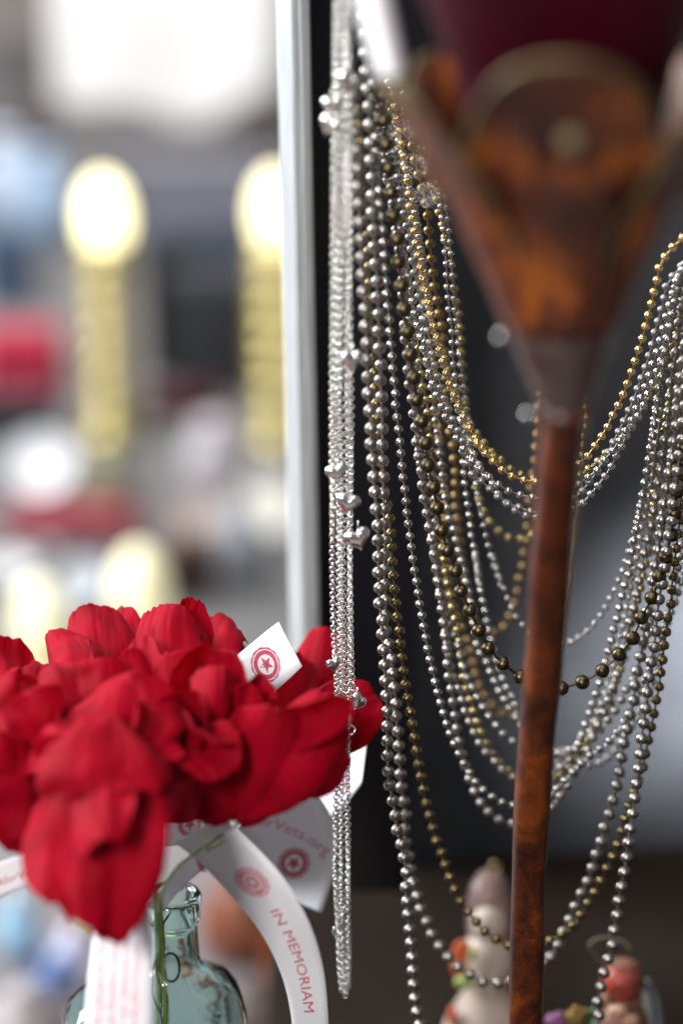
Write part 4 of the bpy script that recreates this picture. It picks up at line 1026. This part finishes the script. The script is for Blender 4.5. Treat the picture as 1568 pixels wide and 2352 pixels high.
def plate(label, x, y, w, col, rim):
    p = spot(x, y); k_ = sz(p); r = w * k_ / 2
    t = thing('plate', label, 'plate', p)
    ax_ = Vector((0, -.75, .65)).normalized()
    c = p + Vector((0, 0, r * .8))
    lathe('dish', c, [(0, 0), (r * .65, 0.002), (r, .012), (r * .98, .016), (r * .62, .007), (0, .005)], cm(col, .25), t, 32, ax_)
    lathe('rim', c, [(r * .94, .0165), (r * 1.0, .0185), (r * .98, .0205), (r * .92, .0185)], cm(rim, .3), t, 32, ax_)
def cloth(label, x, y, w, dpt, h, col, seed, cat='cloth'):
    p = spot(x, y); k_ = sz(p)
    t = thing('folded_cloth', label, cat, p)
    for i in range(3):
        def fn(u, v, i=i):
            a = 2 * pi * v
            return p + Vector((u * w * k_ / 2 * (1 - .04 * i), sin(a) * dpt * k_ / 2 * (1 - .05 * i), h * k_ * (i + .5) / 3 + cos(a) * h * k_ / 6.4 + .004 * noise.noise(Vector((u * 3, a, seed + i)))))
        sheet('fold', fn, 12, 20, cm(col, .9), t, .003)
def lamp_stand(label, x, ytop, y0, glow):
    p = spot(x, y0); k_ = sz(p)
    H = (PY(x, ytop, p.y).z - p.z)
    t = thing('brass_lamp', label, 'lamp', p, 'brass lamps with lit globes on the market table')
    prof = [(.046, 0), (.048, .01), (.03, .025)]
    z = .03
    while z < H - .05:
        prof += [(.020, z), (.034, z + .008), (.040, z + .016), (.034, z + .024), (.020, z + .032)]; z += .040
    prof += [(.02, H - .04), (.03, H - .035), (.012, H - .03)]
    lathe('column', p, prof, M_LAMPBRASS, t, 28)
    ball('globe', p + Vector((0, 0, H)), .040, mat('lit_globe', (0.9, 0.85, 0.6), .4, emit=((1.0, .88, .44), glow)), t, (.8, .8, 1.5))
M_LAMPBRASS = mat('bright_brass', (0.62, 0.52, 0.22), 0.30, 0.85)
lamp_stand('tall turned brass lamp with a glowing cream globe, the left one', 258, 500, 1000, 2.8)
lamp_stand('turned brass lamp with a glowing cream globe half cut by the glass edge', 640, 490, 1010, 2.2)
lamp_stand('short brass lamp with a dim globe just above the poppies', 328, 1365, 1560, .38)
lamp_stand('small brass lamp at the far left above the poppies', 95, 1440, 1560, .14)

cloth('folded crimson cloth at the left beside the brass lamp', 55, 895, 190, 120, 150, 'A3203C', 1)
cloth('folded dusty rose cloth lying in front of the lamps', 170, 1235, 300, 90, 80, '8E3C46', 2)
cloth('small dark maroon cloth bundle behind the poppies', 415, 950, 170, 80, 60, '4A1A20', 3)
carton('charcoal storage box to the right of the left lamp', 400, 860, 130, 300, 60, '17181A', '33363C', .1)
carton('long slate blue box in front of the white sheet', 450, 500, 400, 120, 60, '747480', '82828C', .05)
carton('charcoal box below the long slate blue one', 460, 650, 260, 130, 60, '3C4350', '4A5260', .05)
carton('navy blue box left of the brass lamp', 25, 700, 120, 160, 60, '35455C', '4A5A70', -.2)
carton('black crate standing between the lamps', 500, 900, 200, 260, 60, '26282D', '3C3F46', -.1)
carton('black wooden crate at the far left edge', 40, 1000, 210, 90, 60, '1E1C20', '35323A', .1)
carton('brown leather case near the glass edge', 440, 1370, 120, 130, 60, '3C2A26', '54403A', .3)
jar('pale blue glass jar standing left of the lamp', 110, 560, 120, 200, '9DB4CE')
jar('milky blue jar behind the pale blue one', 20, 520, 130, 200, 'B8C6D6')
jar('grey stoneware jar in the middle gap', 420, 760, 110, 170, '6B7078', lid='4C4F55')
jar('lavender grey jar close to the glass edge', 500, 1130, 150, 160, 'A9A2A8')
jar('small olive glass jar beyond the rose cloth', 250, 1160, 110, 120, '7C7860')
jar('smoky grey jar beside the short lamp', 560, 1330, 110, 160, '8C9098')
plate('leaning pale grey plate left of centre', 100, 1130, 150, 'A7ABB2', 'C6C8CC')
plate('leaning white plate behind the topmost poppy', 450, 1250, 150, 'B9B4B4', '8A7C78')
plate('grey blue plate close above the far left poppy', 190, 1390, 120, '878C92', 'A7ACB2')
plate('small ivory plate beside the leather case', 600, 1230, 140, 'B4B0A4', 'C8C4B8')
bowl('white enamel bowl at the left edge', 20, 1340, 150, 'B4B4B6')
bowl('dark grey bowl left of the short lamp', 95, 1300, 120, '585A5C')
bowl('blue grey bowl between plate and lamp', 560, 1120, 120, '7C848E')
bowl('brown earthenware bowl near the top left', 60, 330, 130, '4C2A1C')
bowl('brown earthenware bowl close beside the glass edge at the top', 600, 330, 130, '5A3C34')
# white sheet added at the table end for the blurred bright light
M_SHEET = mat('white_cotton', (0.82, 0.81, 0.80), 0.9)
wc = PY(380, 200, 5.2)
wh = thing('light_patch_sheet', 'white sheet added far behind for the blurred patch of bright light', 'sheet', (wc.x, 5.2, .2))
def sheet_fn(u, v):
    return Vector((wc.x + u * .24, 5.2 + .006 * sin(u * 4 + v), .60 - (.34 - .07 * abs(u) ** 2.2 + .02 * sin(u * 5)) * v))
sheet('cotton', sheet_fn, 30, 12, M_SHEET, wh, .002)
for u in (-1, 1): tube('pole', [Vector((wc.x + u * .25, 5.2, .2)), Vector((wc.x + u * .34, 5.2, .63))], .008, M_WOOD, wh)
# things on the shelf below, seen past the bottle at the lower left
def low(x, y): return PZ(x, y, .30)
sh2 = thing('lower_shelf', 'grey lower shelf behind the bottle crowded with bright small goods', 'shelf', (-.3, 1.9, .28))
box('top', (-.55, 1.85, .285), (1.5, 1.0, .03), cm('6A6466', .7), sh2, bevel=.003)
for sx, sy in ((-1.2, 1.4), (.1, 1.4), (-1.2, 2.3), (.1, 2.3)): box('leg', (sx, sy, .13), (.05, .05, .27), M_WOOD, sh2)
def trinket(label, cat, name, x, y, w, h, col, cap):
    p = low(x, y); k_ = sz(p); r = w * k_ / 2; H = h * k_
    t = thing(name, label, cat, p)
    lathe('body', p, [(r * .7, 0), (r, H * .2), (r * .95, H * .6), (r * .5, H * .85), (r * .4, H)], cm(col, .3), t, 20)
    ball('knob', p + Vector((0, 0, H)), r * .45, cm(cap, .3), t)
trinket('sky blue bottle seen low at the left past the drooping poppy', 'bottle', 'blue_bottle', 45, 2190, 100, 150, '9CC4DC', 'C8DCE8')
trinket('pale lavender pot behind the blurred paper tag', 'pot', 'lavender_pot', 170, 2230, 110, 90, 'B8BCD8', 'D8D4E4')
trinket('small salmon pink pot between the blue ones', 'pot', 'salmon_pot', 175, 2160, 50, 50, 'C86A5C', 'B8483C')
trinket('tiny lime green pot under the drooping poppy', 'pot', 'lime_pot', 215, 2125, 50, 40, '9CB46C', 'B8C88C')
trinket('deep blue pot at the lower left', 'pot', 'blue_pot', 130, 2260, 120, 50, '3C5488', '6078A8')
trinket('light grey pebbled dish in the bottom left corner', 'dish', 'grey_dish', 60, 2350, 200, 60, '8C8484', 'A09898')
trinket('dark grey pot behind the left shoulder of the bottle', 'pot', 'grey_pot', 240, 2280, 140, 60, '4C4648', '5C5658')
trinket('terracotta flower pot blurred behind the long paper tag', 'pot', 'terracotta_pot', 560, 2180, 200, 190, '7A4630', '8A5238')
trinket('slim rust orange vase blurred behind the long paper tag', 'vase', 'rust_vase', 640, 2300, 50, 260, '8A4420', '7A3C1C')
trinket('grey brown stoneware pot under the terracotta one', 'pot', 'stone_pot', 580, 2370, 130, 120, '6A5E58', '5C504A')
